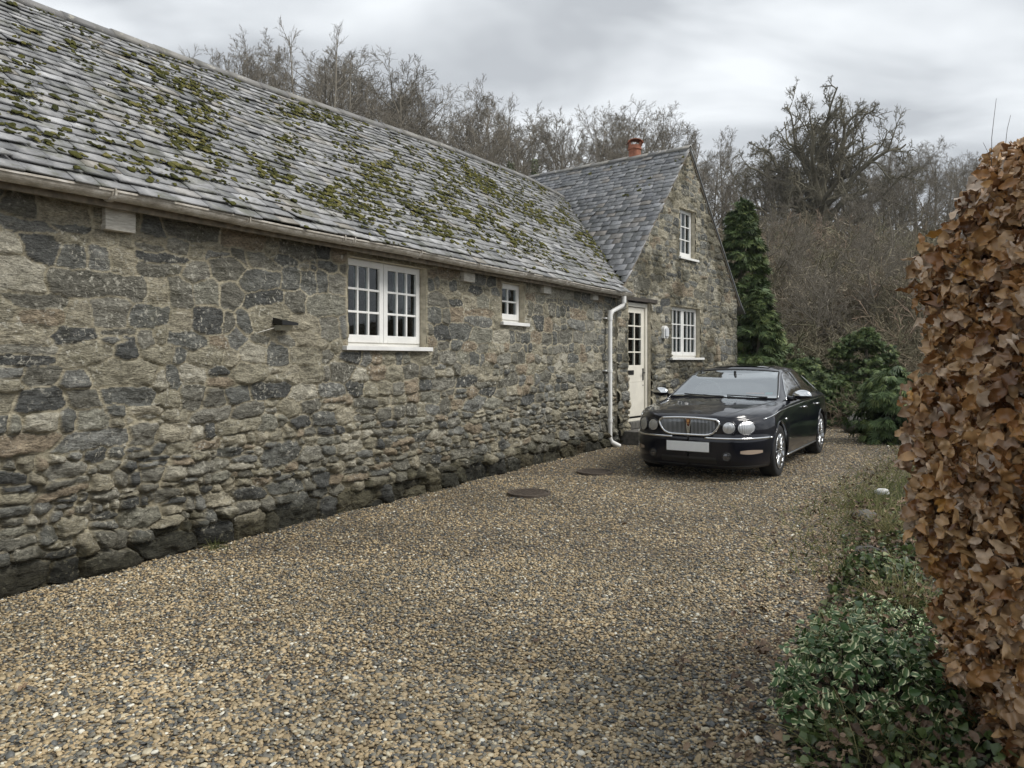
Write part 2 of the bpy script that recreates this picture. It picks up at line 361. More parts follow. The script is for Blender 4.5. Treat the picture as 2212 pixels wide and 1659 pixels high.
# drive outline (right edge of the gravel) and bed
def drive_edge(y):
    return np.interp(y, [-3, 2.0, 2.75, 3.6, 5.3, 7.3, 8.7, 11, 13.5, 16, 20, 24], [.55, .82, .98, 1.33, 2.32, 3.2, 4.1, 5.9, 7.4, 8.6, 9.6, 9.9])
ys = np.linspace(-3, 23.5, 160); us = np.linspace(0, 1, 70)
Yg, U = np.meshgrid(ys, us, indexing='ij'); xl = -5.9+.596*Yg-1.2; xr = drive_edge(Yg)+.25+.12*(vnoise(np.stack([Yg*1.7, 0*Yg], -1), 9)-.5)
Xg = xl+(xr-xl)*U; Zg = .0+.02*(fbm(np.stack([Xg*.9, Yg*.9], -1), 5)-.5)
Zg = np.where(Yg > 16, Zg+hill(Xg, Yg)+.01, Zg)
idx = np.arange(Xg.size).reshape(Xg.shape); F = np.stack([idx[:-1, :-1], idx[1:, :-1], idx[1:, 1:], idx[:-1, 1:]], -1).reshape(-1, 4)
tag(npmesh('gravel_drive', np.stack([Xg, Yg, Zg], -1).reshape(-1, 3), F[:, ::-1], MATS['gravel_bed'], smooth=True), kind='structure')

# ------------------------------------------------------------------ cottage frame
A = np.array([-3.154, 4.642]); dA = np.array([.512, .859]); dA /= np.hypot(*dA); nA = np.array([dA[1], -dA[0]])
G = np.array([1.7185, 12.784]); dG = np.array([.618, .786]); dG /= np.hypot(*dG); nG = np.array([dG[1], -dG[0]])
def WA(t, o, z): p = A+dA*t+nA*o; return (p[0], p[1], z)
def WG(t, o, z): p = G+dG*t+nG*o; return (p[0], p[1], z)
def onA(p): q = np.asarray(p)[..., :2]-A; return q@dA, q@nA
cot = empty('stone_cottage', (A[0], A[1], 0)); COFF = Matrix.Translation((-A[0], -A[1], 0))
tag(cot, 'long grey rubble stone cottage with mossy slate roof and gabled wing', 'cottage')
def cbuild(o):         # meshes are modelled in world space: shift under the cottage empty
    o.data.transform(COFF); return o

def stone_field(x, z, size, seed, aspect=1.6, arch=None):
    """x,z arrays on the wall (m). returns id (0..1), gap (m to joint), dome"""
    r = np.random.default_rng(seed)
    x0, x1, z0, z1 = x.min(), x.max(), z.min(), z.max()
    P = []; cz = z0-.1
    while cz < z1+.2:
        s = size(cz); h = s*r.uniform(.5, 1.4)
        cx = x0-.3+r.uniform(0, .3)
        while cx < x1+.3:
            w = h*aspect*r.choice([.5, .7, .9, 1.15, 1.45, 1.9])*r.uniform(.85, 1.15)
            if r.random() < .14: # two thin stones stacked
                P.append((cx+w/2, cz+h*.28+r.normal(0, h*.05), w/2, h*.26, r.normal(0, .06))); P.append((cx+w/2+r.normal(0, w*.1), cz+h*.78, w/2, h*.24, r.normal(0, .06)))
            elif r.random() < .10:
                P.append((cx+w/2, cz+h*.75, w*.62, h*.85, r.normal(0, .1)))
            else:
                P.append((cx+w/2, cz+h/2+r.normal(0, h*.13), w/2, h/2*r.uniform(.8, 1.2), r.normal(0, .13)))
            cx += w
        cz += h
    P = np.array(P)
    q = np.stack([x, z], -1)
    wx = (fbm(q*4, seed+1)-.5)*.05+(fbm(q*22, seed+2, 3)-.5)*.026; wz = (fbm(q*4, seed+3)-.5)*.04+(fbm(q*22, seed+4, 3)-.5)*.022
    X_ = (x+wx).ravel(); Z_ = (z+wz).ravel(); n = len(X_)
    d1 = np.full(n, 9.); d2 = np.full(n, 9.); i1 = np.zeros(n, int)
    order = np.argsort(X_, kind='stable'); Xs = X_[order]
    R = .62
    for i, (px, pz, a, b, th) in enumerate(P):
        lo, hi = np.searchsorted(Xs, [px-R, px+R]); sel = order[lo:hi]
        if len(sel) == 0: continue
        m = np.abs(Z_[sel]-pz) < R*.7; sel = sel[m]
        ux = X_[sel]-px; uz = Z_[sel]-pz; c_, s_ = math.cos(th), math.sin(th)
        u = np.abs(ux*c_+uz*s_)/a; v = np.abs(-ux*s_+uz*c_)/b
        dd = (u**2.3+v**2.3)**(1/2.3)
        # distance in metres outside the unit cell
        dm = (dd-1)*(a*b)**.5
        better = dm < d1[sel]
        s2 = sel[better]; d2[s2] = d1[s2]; d1[s2] = dm[better]; i1[s2] = i
        s3 = sel[~better]; d2[s3] = np.minimum(d2[s3], dm[~better])
    gap = (d2-d1)/2
    rid = r.random(len(P)); prot = r.random(len(P)); tx = r.normal(0, 1, len(P)); tz = r.normal(0, 1, len(P))
    cxs = (X_-P[i1, 0]); czs = (Z_-P[i1, 1])
    sh = x.shape
    return rid[i1].reshape(sh), gap.reshape(sh), prot[i1].reshape(sh), (tx[i1]*cxs+tz[i1]*czs).reshape(sh), np.min([r.normal(0, .30, len(P))[i1]*cxs+r.normal(-.05, .34, len(P))[i1]*czs+r.uniform(0, .012, len(P))[i1] for _ in range(4)], axis=0).reshape(sh), i1.reshape(sh)

def stone_wall(name, WF, ts, zs, holes, size, seed, inside=None, damp_h=.28, bulge=.06, rough_lo=1.0, stain=0, parent=cot):
    T, Zz = np.meshgrid(ts, zs, indexing='ij')
    sid, gap, prot, tilt, facet, _ = stone_field(T, Zz, size, seed)
    low = np.clip((1.75-Zz)/1.2, 0, 1)
    q = np.stack([T, Zz], -1)
    jw = .001+.0075*fbm(q*3, seed+20)
    m = np.clip((gap-jw)/.004, 0, 1)
    dome = 1-np.exp(-np.clip(gap-jw, 0, 1)/.0065)
    rel = (.010+.034*prot)*(.42+.58*low)*rough_lo
    hgt = m*(dome*rel+np.clip(facet, -.028, .022)*dome*(.5+.6*low))+(.5-np.abs(fbm(q*13, seed+33, 3)-.5)*5)*.007*m*(.4+low)+(fbm(q*26, seed+30, 3)-.5)*.016*m*(.5+low)
    hgt += (1-m)*((fbm(q*30, seed+31)-.5)*.008-.028*low-.004)
    fr = fbm(np.stack([T*9, Zz*34], -1), seed+40, 3); hgt += m*(fr-.5)*.018*low
    b = bulge*np.clip((damp_h+.06-Zz+.10*(fbm(q*2.2, seed+50)-.5))/.10, 0, 1); hgt += b*(.35+.9*prot)*(.4+.6*m)
    d = np.clip((damp_h-Zz+.26*(fbm(q*2.5, seed+60)-.5)+.2*(sid-.5)+.12*(fbm(q*11, seed+61)-.5))/.12, 0, 1)
    if stain: d = np.maximum(d, np.clip((fbm(q*np.array([2.2, 1.3]), seed+70, 4)-.47)*5+.5*(sid-.5), 0, stain))
    pts = np.array([WF(0, 0, 0), WF(1, 0, 0), WF(0, 1, 0)])
    o0, ex, en = pts[0], pts[1]-pts[0], pts[2]-pts[0]
    V = o0+T[..., None]*ex+hgt[..., None]*en; V[..., 2] = Zz
    idx = np.arange(T.size).reshape(T.shape)
    F = np.stack([idx[:-1, :-1], idx[1:, :-1], idx[1:, 1:], idx[:-1, 1:]], -1)
    tc_ = (T[:-1, :-1]+T[1:, 1:])/2; zc = (Zz[:-1, :-1]+Zz[1:, 1:])/2; keep = np.ones(tc_.shape, bool)
    for (a, b_, c_, e_) in holes: keep &= ~((tc_ > a) & (tc_ < b_) & (zc > c_) & (zc < e_))
    if inside is not None: keep &= inside(tc_, zc)
    # mortar around the openings
    ed = np.full(T.shape, 9.)
    for (a, b_, c_, e_) in holes:
        dxx = np.maximum(np.maximum(a-T, T-b_), 0); dzz = np.maximum(np.maximum(c_-Zz, Zz-e_), 0); ed = np.minimum(ed, np.hypot(dxx, dzz))
    mort = np.maximum(1-m, np.clip(1.4-ed/.03, 0, 1))
    return cbuild(npmesh(name, V.reshape(-1, 3), F[keep].reshape(-1, 4), MATS['rubble_stone'], parent, {'sid': sid.ravel(), 'mortar': mort.ravel(), 'damp': d.ravel()}, True))
def snapped(a, b, step, brk):
    v = np.arange(a, b+step/2, step)
    for x in brk:
        v[np.argmin(np.abs(v-x))] = x
    return v
BIG = (3.06, 4.30, 1.60, 2.47); SMALL = (5.90, 6.49, 1.955, 2.47)
ts = np.concatenate([snapped(-2.5, 3.0, .011, []), snapped(3.011, 9.62, .0125, [BIG[0], BIG[1], SMALL[0], SMALL[1]])])
zs = snapped(-.03, 2.62, .011, [BIG[2], BIG[3], SMALL[2], SMALL[3]])
stone_wall('wall', WA, ts, zs, [BIG, SMALL], lambda z: .115+.045*np.clip((z-.7)/1.4, 0, 1)+(.05 if z < .2 else 0), 11)
WEND = 9.62
# gable wall
ZE = 2.72; APT = 2.95; APZ = 5.66
def rake(t): return APZ-np.abs(t-APT)*1.125
DOOR = (.50, 1.34, .42, 2.50); UPW = (2.53, 3.25, 3.49, 4.46); LOW = (2.19, 3.49, 1.50, 2.50)
ts = snapped(.12, 5.46, .018, [DOOR[0], DOOR[1], UPW[0], UPW[1], LOW[0], LOW[1]]); zs = snapped(-.03, 5.7, .018, [DOOR[2], DOOR[3], UPW[2], UPW[3], LOW[2], LOW[3]])
stone_wall('gable_wall', WG, ts, zs, [DOOR, (DOOR[0], DOOR[1], -.5, DOOR[2]+.001), UPW, LOW], lambda z: .14, 23, inside=lambda t, z: z < rake(t)-.01, rough_lo=1.8, stain=.75)
# other sides of the two ranges, openings' reveals, dark rooms behind
b = MB(WA)
b.box(-2.5, WEND, -4.4, -4.2, 0, 2.5)                    # rear wall
b.add([(-2.5, -.01, 0), (-2.5, -4.4, 0), (-2.5, -4.4, 2.5), (-2.5, -2.25, 4.6), (-2.5, -.01, 2.5)], [(0, 1, 2, 3, 4)])
b.add([(WEND, .0, 0), (WEND, -.5, 0), (WEND, -.5, 2.6), (WEND, .0, 2.6)], [(0, 1, 2, 3)])
cbuild(b.build('rear_wall', M_render, cot, recalc=False))
b = MB(WG)
b.box(.12, .14, -7, -.0, 0, 2.7); b.box(5.42, 5.44, -7, -.0, 0, 2.65); b.box(.14, 5.42, -7, -6.98, 0, 2.65)
cbuild(b.build('wing_wall', M_render, cot))
b = MB(WA)
def reveals(b, h, dep):
    t0, t1, z0, z1 = h
    for (a, c) in (((t0, z0), (t0, z1)), ((t1, z1), (t1, z0)), ((t0, z1), (t1, z1)), ((t1, z0), (t0, z0))):
        b.add([(a[0], .004, a[1]), (c[0], .004, c[1]), (c[0], -dep, c[1]), (a[0], -dep, a[1])], [(0, 1, 2, 3)])
reveals(b, BIG, .3); reveals(b, SMALL, .3)
for h in (BIG, SMALL):           # room box behind
    t0, t1, z0, z1 = h; b.box(t0-.9, t1+.9, -2.0, -.31, z0-.9, z1+.1)
cr = cbuild(b.build('window_reveal', M_render, cot, recalc=False))
b = MB(WG)
for h in (DOOR, UPW, LOW):
    b = MB(WG); reveals(b, h, .3); cbuild(b.build('window_reveal' if h is not DOOR else 'door_reveal', M_render, cot, recalc=False))
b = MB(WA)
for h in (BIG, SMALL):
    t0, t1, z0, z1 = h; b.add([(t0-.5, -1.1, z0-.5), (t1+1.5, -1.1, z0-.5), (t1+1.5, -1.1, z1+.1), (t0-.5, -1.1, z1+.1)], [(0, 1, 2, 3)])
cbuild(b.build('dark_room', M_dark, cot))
# remove the light-tight boxes' front so that rooms read through the panes
me = cr.data

def window(WF, h, off, casements, cols, rows, sillx, name='window', curtains=(), label=None):
    t0, t1, z0, z1 = h; y0, y1 = off-.05, off; f = MB(WF)
    fw = .035; f.box(t0, t1, y0-.01, y1-.012, z1-fw, z1); f.box(t0, t1, y0-.01, y1-.012, z0, z0+fw+.02)
    f.box(t0, t0+fw, y0-.01, y1-.012, z0+fw+.02, z1-fw); f.box(t1-fw, t1, y0-.01, y1-.012, z0+fw+.02, z1-fw)
    cw = (t1-t0)/casements; panes = []
    for c in range(casements):
        a, b_ = t0+c*cw+(.012 if c == 0 else .003), t0+(c+1)*cw-(.012 if c == casements-1 else .003)
        zb, zt = z0+.035, z1-.012; s = .062
        f.box(a, a+s, y0, y1, zb, zt); f.box(b_-s, b_, y0, y1, zb, zt); f.box(a+s, b_-s, y0, y1, zb, zb+s*1.25); f.box(a+s, b_-s, y0, y1, zt-s*.95, zt)
        ia, ib, iz0, iz1 = a+s, b_-s, zb+s*1.25, zt-s*.95
        for i in range(1, cols): x = ia+(ib-ia)*i/cols; f.box(x-.011, x+.011, y0+.008, y1-.004, iz0, iz1)
        for j in range(1, rows): z = iz0+(iz1-iz0)*j/rows; f.box(ia, ib, y0+.012, y1-.006, z-.011, z+.011)
        panes.append((ia, ib, iz0, iz1))
    fo = cbuild(f.build(name, M_white, cot, bevel=.003))
    if label: fo['label'] = label
    for (ia, ib, iz0, iz1) in panes:
        g = MB(WF); g.box(ia, ib, y0+.02, y0+.025, iz0, iz1); p = cbuild(g.build('pane', M_glass, fo))
    s = MB(WF); s.box(t0-sillx[0], t1+sillx[1], off+.002, .055, z0-.045, z0-.002); cbuild(s.build('sill', M_white, fo, bevel=.004))
    for (ca, cb_) in curtains:
        pts = [(ca+(cb_-ca)*i/40, y0-.07+.02*math.sin(i*1.1), 0) for i in range(41)]
        g = MB(WF)
        g.add([(p[0], p[1], z0+.02) for p in pts]+[(p[0], p[1], z1) for p in pts], [(i, i+1, 42+i, 41+i) for i in range(40)]); cbuild(g.build('curtain', M_curtain, fo, smooth=True, recalc=False))
    return fo
window(WA, BIG, -.08, 2, 3, 3, (.07, .06), curtains=[(BIG[0]+.75, BIG[1]+.25)], label='wide white double casement window with three by three panes in each side')
window(WA, SMALL, -.08, 1, 2, 2, (.04, .06), curtains=[(SMALL[0]+.1, SMALL[1])], label='small white four pane window under the gutter')
window(WG, UPW, -.08, 1, 3, 3, (.03, .10), curtains=[(UPW[0], UPW[1])], label='narrow white window high in the gable')
window(WG, LOW, -.08, 2, 3, 3, (.05, .12), curtains=[(LOW[0], LOW[1])], label='white double window of the gable behind the car')

# door
t0, t1, z0, z1 = DOOR; f = MB(WG); f.box(t0, t0+.06, -.14, -.06, z0, z1-.09); f.box(t1-.075, t1, -.14, -.06, z0, z1-.09); f.box(t0, t1, -.14, -.06, z1-.09, z1-.02)
cbuild(f.build('door_frame', M_cream, cot, bevel=.004))
a, b_ = t0+.065, t1-.08; y0, y1 = -.135, -.09; zg0, zg1 = 1.36, 2.30
f = MB(WG); f.box(a, b_, y0, y1, z0+.02, zg0); f.box(a, a+.11, y0, y1, zg0, z1-.1); f.box(b_-.11, b_, y0, y1, zg0, z1-.1); f.box(a+.11, b_-.11, y0, y1, zg1, z1-.1)
xm = (a+b_)/2; f.box(xm-.013, xm+.013, y0+.01, y1-.003, zg0, zg1)
for j in range(1, 4): z = zg0+(zg1-zg0)*j/4; f.box(a+.11, b_-.11, y0+.012, y1-.005, z-.012, z+.012)
f.box(a+.004, b_-.004, y1, y1+.006, zg0-.30, zg0-.292)
door = cbuild(f.build('door', M_cream, cot, bevel=.003))
g = MB(WG); g.box(a+.11, b_-.11, y0+.018, y0+.023, zg0, zg1); cbuild(g.build('pane', M_glass, door))
g = MB(WG); g.box(a+.10, b_-.10, y0-.08, y0-.075, zg0, zg1); cbuild(g.build('curtain', M_curtain, door))
g = MB(WG); g.box(b_-.065, b_-.03, y1, y1+.01, 1.08, 1.30); g.tube([(b_-.05, y1+.01, 1.22), (b_-.05, y1+.05, 1.22), (b_-.14, y1+.05, 1.215)], .009); g.box(b_-.05, b_-.035, y1, y1+.008, .98, 1.0)
cbuild(g.build('handle', M_black, door))
g = MB(WG); g.box(a+.09, a+.30, y1, y1+.012, 1.19, 1.27); cbuild(g.build('letter_box', M_black, door, bevel=.004))
g = MB(WG); g.box(t0-.14, t1+.22, -.12, .035, z1, z1+.07); cbuild(g.build('lintel', M_lintel, cot, bevel=.006))
g = MB(WG); g.box(t0, t1, -.14, .01, z0-.05, z0); cbuild(g.build('threshold', M_cream, cot, bevel=.004))
g = MB(WG); g.box(t0, t1+.05, -.3, .06, .24, z0-.052); g.box(t0-.28, t1+.15, -.02, .42, -.02, .235); cbuild(g.build('doorstep', M_step, cot, bevel=.012))
# quoin stones stand around: beam ends under the eaves
for (a, b_, c_, e_) in ((.63, .85, 2.36, 2.51), (4.97, 5.2, 2.39, 2.51), (6.95, 7.17, 2.40, 2.51), (8.6, 8.8, 2.42, 2.51)):
    g = MB(WA); g.box(a, b_, -.1, .055, c_, e_); cbuild(g.build('beam_end', M_timber, cot, bevel=.004))

# ------------------------------------------------------------------ roofs
RIDGE = lambda t: np.interp(t, [-3, 1.2, 4, 5.8, 7.7, 10.5, 12.2, 13], [4.74, 4.70, 4.78, 4.87, 4.97, 5.02, 4.92, 4.90])
OE = .20; OR = -2.27; EZ = 2.63
def roofA(t, s):       # s 0 eave .. 1 ridge
    o = OE+(OR-OE)*s; z = EZ+(RIDGE(t)-EZ)*(np.sign(s)*np.abs(s)**1.07)+.02*np.sin(t*1.3)*np.sin(PI*s)
    p = A+np.asarray(t)[..., None]*dA+np.asarray(o)[..., None]*nA
    return np.concatenate([p, np.asarray(z)[..., None]], -1)
PG = G+dG*APT; wG = -nG
def wingz(pp):         # wing roof height above ground at lateral distance pp from its ridge
    return 5.69-np.interp(np.abs(pp), [0, .92, 1.6, 2.17, 2.63, 2.95, 3.3], [0, 1.04, 1.79, 2.43, 2.95, 3.22, 3.5])
HW = 2.86
def roofG(t, s):       # t along ridge from gable backwards, s 0 eave(left) .. 1 ridge
    pp = HW*(1-s); p = PG+wG*np.asarray(t)[..., None]-dG*np.asarray(pp)[..., None]
    return np.concatenate([p, np.asarray(wingz(pp)+.0*t)[..., None]], -1)
def slates(surf, t0, t1, L, rows0, rows1, w0, w1, keep, seed, name):
    r = np.random.default_rng(seed); pos = 0; Vs = []; Fs = []; An = []; info = []; n = 0; s = 0.0; row = 0
    s = -.028
    while s < 1.0:
        ex = (rows0+(rows1-rows0)*s)/L*r.uniform(.93, 1.07); t = t0+r.uniform(-.2, 0); wl = r.uniform(-.006, .006); s_vis = s
        while t < t1:
            w = (w0+(w1-w0)*s)*r.uniform(.72, 1.3)
            a, b = t+.005, t+w-.005
            s0 = s+r.normal(0, .006)/L+wl*0; s1 = min(s+ex*2.05, 1.0); jit = r.normal(0, .0045, 8)/L
            T = np.array([a, b, b, a])+r.normal(0, .002, 4); Sv = np.array([s0+jit[0], s0+jit[1], s1, s1])
            m = surf(np.array([(a+b)/2]), np.array([s+ex*.5]))[0]
            if t+w < t0+.06: t += w; continue
            T = np.maximum(T, t0+r.uniform(0, .012, 4)*.5)
            if keep(m):
                P = surf(T, np.clip(Sv, -.045, 1.0)); e1 = P[1]-P[0]; e2 = P[3]-P[0]; nn = np.cross(e1, e2); nn /= np.linalg.norm(nn)+1e-9
                if nn[2] < 0: nn = -nn
                th = r.uniform(.009, .016); lift = np.array([.034, .034, .002, .002])*(1 if s > 0 else .35)+r.normal(0, .0022, 4)+r.normal(0, .0015)
                if r.random() < .06: lift[:2] += r.uniform(.004, .016, 2)
                top = P+nn*(lift+th)[:, None]; bot = P+nn*lift[:, None]
                Vs.append(top); Vs.append(bot); o = n*8
                Fs += [[o, o+1, o+2, o+3], [o+7, o+6, o+5, o+4], [o+4, o+5, o+1, o], [o+5, o+6, o+2, o+1], [o+7, o+4, o, o+3]]
                An += [r.random()]*8; info.append((top[0], top[1], nn, s, (a+b)/2)); n += 1
            t += w
        s += ex; row += 1
    return np.concatenate(Vs), np.array(Fs), np.array(An), info
LA = math.hypot(OR-OE, 2.2); LG = math.hypot(HW, 3.1)
def keepA(m):
    pp = (m[:2]-PG)@(-dG); q = (m[:2]-PG)@wG
    if q < -.02: return pp > HW-.05
    return not (pp < HW and wingz(pp) > m[2]+.03)
def keepG(m):
    t, o = (m[:2]-A)@dA, (m[:2]-A)@nA
    if o < OR-.3 or o > OE: return True
    s = np.clip((o-OE)/(OR-OE), 0, 1); zz = EZ+(RIDGE(t)-EZ)*(s**1.07)
    return m[2] > zz-.05
V, F, An, infoA = slates(roofA, -2.6, 12.6, LA, .135, .088, .235, .16, keepA, 3, 'a')
roof = cbuild(npmesh('roof', V, F, MATS['slate'], cot, {'rnd': An})); roof['label'] = 'long main roof of grey slates dotted with green moss'
V, F, An, infoG = slates(roofG, -.06, 6.8, LG, .165, .10, .26, .18, keepG, 5, 'g')
roofg = cbuild(npmesh('roof', V, F, MATS['clean_slate'], cot, {'rnd': An})); roofg['label'] = 'clean steep slate roof over the gabled wing'
# under-decking and far slopes
def sheet(fn, ta, tb, sa, sb, nt_, ns, mat, name, dz=0, parent=None):
    T, Q = np.meshgrid(np.linspace(ta, tb, nt_), np.linspace(sa, sb, ns), indexing='ij'); P = fn(T.ravel(), Q.ravel()); P[:, 2] += dz
    idx = np.arange(T.size).reshape(T.shape); F = np.stack([idx[:-1, :-1], idx[1:, :-1], idx[1:, 1:], idx[:-1, 1:]], -1).reshape(-1, 4)
    return cbuild(npmesh(name, P, F, mat, parent))
sheet(roofA, -2.6, 9.6, 0.02, 1, 30, 12, M_lintel, 'roof_decking', -.02, cot)
sheet(roofG, .02, 6.8, 0.02, 1, 12, 12, M_lintel, 'roof_decking', -.02, cot)
def backA(t, s):
    P = roofA(t, s); o = (P[:, :2]-A)@nA; P[:, :2] += nA*(2*(OR-o))[:, None]; return P
def backG(t, s):
    P = roofG(t, s); pp = (P[:, :2]-PG)@dG; P[:, :2] += dG*(-2*pp)[:, None]; return P
for fn, ta, tb in ((backA, -2.6, 9.5), (backG, -.05, 6.8)):
    ro = sheet(fn, ta, tb, -.02, 1, 30, 16, MATS['slate'], 'rear_roof', .015, cot); so_ = ro.modifiers.new('thick', 'SOLIDIFY'); so_.thickness = .03; so_.offset = 0
# ridge tiles
def ridge(P0fn, a, b, lw, seg, name):
    r = np.random.default_rng(4); V = []; F = []; An = []; t = a; n = 0
    while t < b:
        L = seg*r.uniform(.92, 1.08); q = r.uniform(.006, .016); rr = r.random()
        for j, tt in enumerate((t, t+L+.015)):
            c, side = P0fn(tt); up = q+(.008 if j == 0 else -.002)
            for th in np.linspace(-1, 1, 9):
                ang = th*1.05; V.append(c+side*math.sin(ang)*lw+np.array([0, 0, (math.cos(ang)-1)*lw*1.35+.05+up]))
            for th in np.linspace(-1, 1, 9):
                ang = th*1.05; V.append(c+side*math.sin(ang)*(lw-.014)+np.array([0, 0, (math.cos(ang)-1)*lw*1.35+.034+up]))
        o = n*36
        for i in range(8): F += [[o+i, o+i+1, o+18+i+1, o+18+i], [o+i, o+9+i, o+10+i, o+i+1], [o+18+i, o+19+i, o+28+i, o+27+i]]
        F += [[o, o+18, o+27, o+9], [o+8, o+17, o+35, o+26]]
        An += [rr]*36; n += 1; t += L
    return cbuild(npmesh(name, np.array(V), np.array(F), MATS['ridge_clay'], cot, {'rnd': An}))
nA3 = np.array([nA[0], nA[1], 0.]); dG3 = np.array([dG[0], dG[1], 0.])
ridge(lambda t: (roofA(np.array([t]), np.array([1.]))[0], nA3), -2.6, 11.75, .125, .46, 'ridge_tiles')
ridge(lambda t: (roofG(np.array([t]), np.array([1.]))[0], -dG3), -.05, 6.8, .115, .46, 'ridge_tiles')
# moss cushions
def moss(info, prob, n, seed, parent, smin=.016, smax=.05):
    r = np.random.default_rng(seed); pv, pf = ico(1); parts = []; cnt = 0; pos = []; nor = []; alg = []; sc = []
    tries = 0
    while cnt < n and tries < n*40:
        tries += 1; p0, p1, nn, s, t = info[r.integers(len(info))]
        if r.random() > prob(s, t): continue
        u = r.random(); e = (p1-p0); p = p0+e*u; e = e/np.linalg.norm(e); dn = np.cross(nn, e)
        if dn[2] > 0: dn = -dn
        k_ = r.integers(1, 5)
        for _ in range(k_):
            q = p+e*r.normal(0, .035)+dn*r.normal(-.010, .020); pos.append(q+nn*.002); nor.append(nn); alg.append(dn*.5+e*r.normal(0, .7)); a = r.uniform(smin, smax)*r.uniform(.45, 1.15)
            sc.append((a*r.uniform(.5, 1.1), a*r.uniform(.8, 1.7), a*r.uniform(.16, .34))); cnt += 1
    pos = np.array(pos); nor = np.array(nor); R = basis(nor, updir=np.array(alg)); sc = np.array(sc)
    V, F, An = instance(pv, pf, pos, R, sc, r.random(len(pos)))
    V = V+(np.stack([fbm(V*45+k_*9, 77+k_) for k_ in range(3)], 1)-.5)*.045*np.array([1, 1, .5])
    return cbuild(npmesh('moss', V, F, MATS['moss'], parent, {'rnd': An}, True))
def probA(s, t):
    q = np.array([[t*.9, s*3.2]]); c = fbm(q, 12)[0]; q2 = fbm(np.array([[t*3.1, s*9.]]), 14)[0]
    band = np.interp(s, [0, .04, .12, .5, .8, 1], [.12, .35, .9, .8, .45, .35])*np.interp(t, [-2, 1, 3, 5, 10], [.35, .45, .8, 1, 1])
    return band*np.clip((c-.28)*2.0, .30, 1)*np.clip((q2-.42)*4, 0.10, 1)
ms_ = moss(infoA, probA, 9500, 31, roof, .007, .034); ms_['kind'] = 'stuff'
ms_ = moss(infoG, lambda s, t: .5*np.clip((fbm(np.array([[t*1.5, s*4]]), 33)[0]-.55)*6, 0, 1), 110, 35, roofg, .012, .03); ms_['kind'] = 'stuff'
# verge mortar along the rakes of the gable
g = MB(WG)
for sgn in (-1, 1):
    for i in range(24):
        a0, a1 = i*2.66/24, (i+1)*2.66/24
        z0_, z1_ = float(wingz(a0)), float(wingz(a1))
        x0_, x1_ = APT+sgn*a0, APT+sgn*a1
        g.add([(x0_, .028, z0_-.05), (x1_, .028, z1_-.05), (x1_, .028, z1_+.004), (x0_, .028, z0_+.004), (x0_, -.06, z0_-.05), (x1_, -.06, z1_-.05), (x1_, -.06, z1_+.004), (x0_, -.06, z0_+.004)], [(0, 1, 2, 3), (4, 5, 1, 0), (3, 2, 6, 7), (7, 6, 5, 4), (1, 5, 6, 2), (0, 3, 7, 4)])
cbuild(g.build('verge', M_fascia, cot))
# fascia, soffit, gutter and downpipe
g = MB(WA); g.box(-2.6, 9.66, .115, .14, 2.495, 2.60); g.box(-2.6, 9.6, -.02, .114, 2.555, 2.565); cbuild(g.build('fascia', M_fascia, cot))
gutz = 2.565
prof = [(math.cos(a), math.sin(a)) for a in np.linspace(PI, 2*PI, 13)]
g = MB(WA); V_ = []; ng = 60; RG = .058
tsg = np.linspace(-2.6, 9.86, ng)
for t in tsg:
    sag = .006*math.sin(t*2.1)
    for (c_, s_) in prof: V_.append((t, .205+RG*c_, gutz+.018+RG*s_+sag))
    V_.append((t, .205+RG+.007, gutz+.022+sag)); V_.append((t, .205+RG+.007, gutz+.008+sag))
    for (c_, s_) in prof[::-1]: V_.append((t, .205+(RG-.006)*c_, gutz+.018+(RG-.006)*s_+sag))
m = len(prof)*2+2
F_ = [(i*m+j, i*m+(j+1) % m, (i+1)*m+(j+1) % m, (i+1)*m+j) for i in range(ng-1) for j in range(m)]+[tuple(range(m)), tuple((ng-1)*m+j for j in range(m))]
g.add(V_, F_); gut = cbuild(g.build('gutter', M_gut, cot, smooth=False))
g = MB(WA)
for t in (.55, 1.65, 2.72, 2.85, 3.85, 4.95, 6.05, 7.2, 7.32, 8.4, 9.3):
    g.add([(t+dt, .205+(RG+.006)*c_, gutz+.018+(RG+.006)*s_) for dt in (0, .035) for (c_, s_) in prof]+[(t+dt, .205+(RG-.012)*c_, gutz+.018+(RG-.012)*s_) for dt in (0, .035) for (c_, s_) in prof], [(j, j+1, 14+j, 13+j) for j in range(12)]+[(j, 26+j, 27+j, j+1) for j in range(12)]+[(13+j, 14+j, 40+j, 39+j) for j in range(12)])
    g.tube([(t+.017, .205+RG+.012, gutz-.01), (t+.017, .205+RG+.016, gutz+.03), (t+.017, .205+RG-.03, gutz+.036)], .006, 6)
    cbuild(g.build('bracket', M_gut, gut)); g = MB(WA)
g = MB(WA); g.tube([(9.50, .205, 2.53), (9.50, .205, 2.43), (9.48, .19, 2.37), (9.27, .10, 2.27), (9.22, .085, 2.21), (9.20, .085, 2.05), (9.20, .085, .16), (9.22, .11, .09), (9.30, .22, .02)], .036, 14)
for z in (2.12, 1.25, .42): g.tube([(9.20, .085, z), (9.20, .085, z+.05)], .043, 14)
g.tube([(9.20, .085, 2.28), (9.20, .085, 2.16)], .042, 14); g.tube([(9.50, .205, 2.53), (9.50, .205, 2.42)], .043, 14)
dp = cbuild(g.build('downpipe', M_white, cot, smooth=True)); e_ = dp.modifiers.new('es', 'EDGE_SPLIT'); e_.split_angle = .8
g = MB(WA)
for z in (1.26, 2.13): g = MB(WA); g.box(9.10, 9.30, -.01, .05, z+.008, z+.032); cbuild(g.build('clip', M_white, dp))
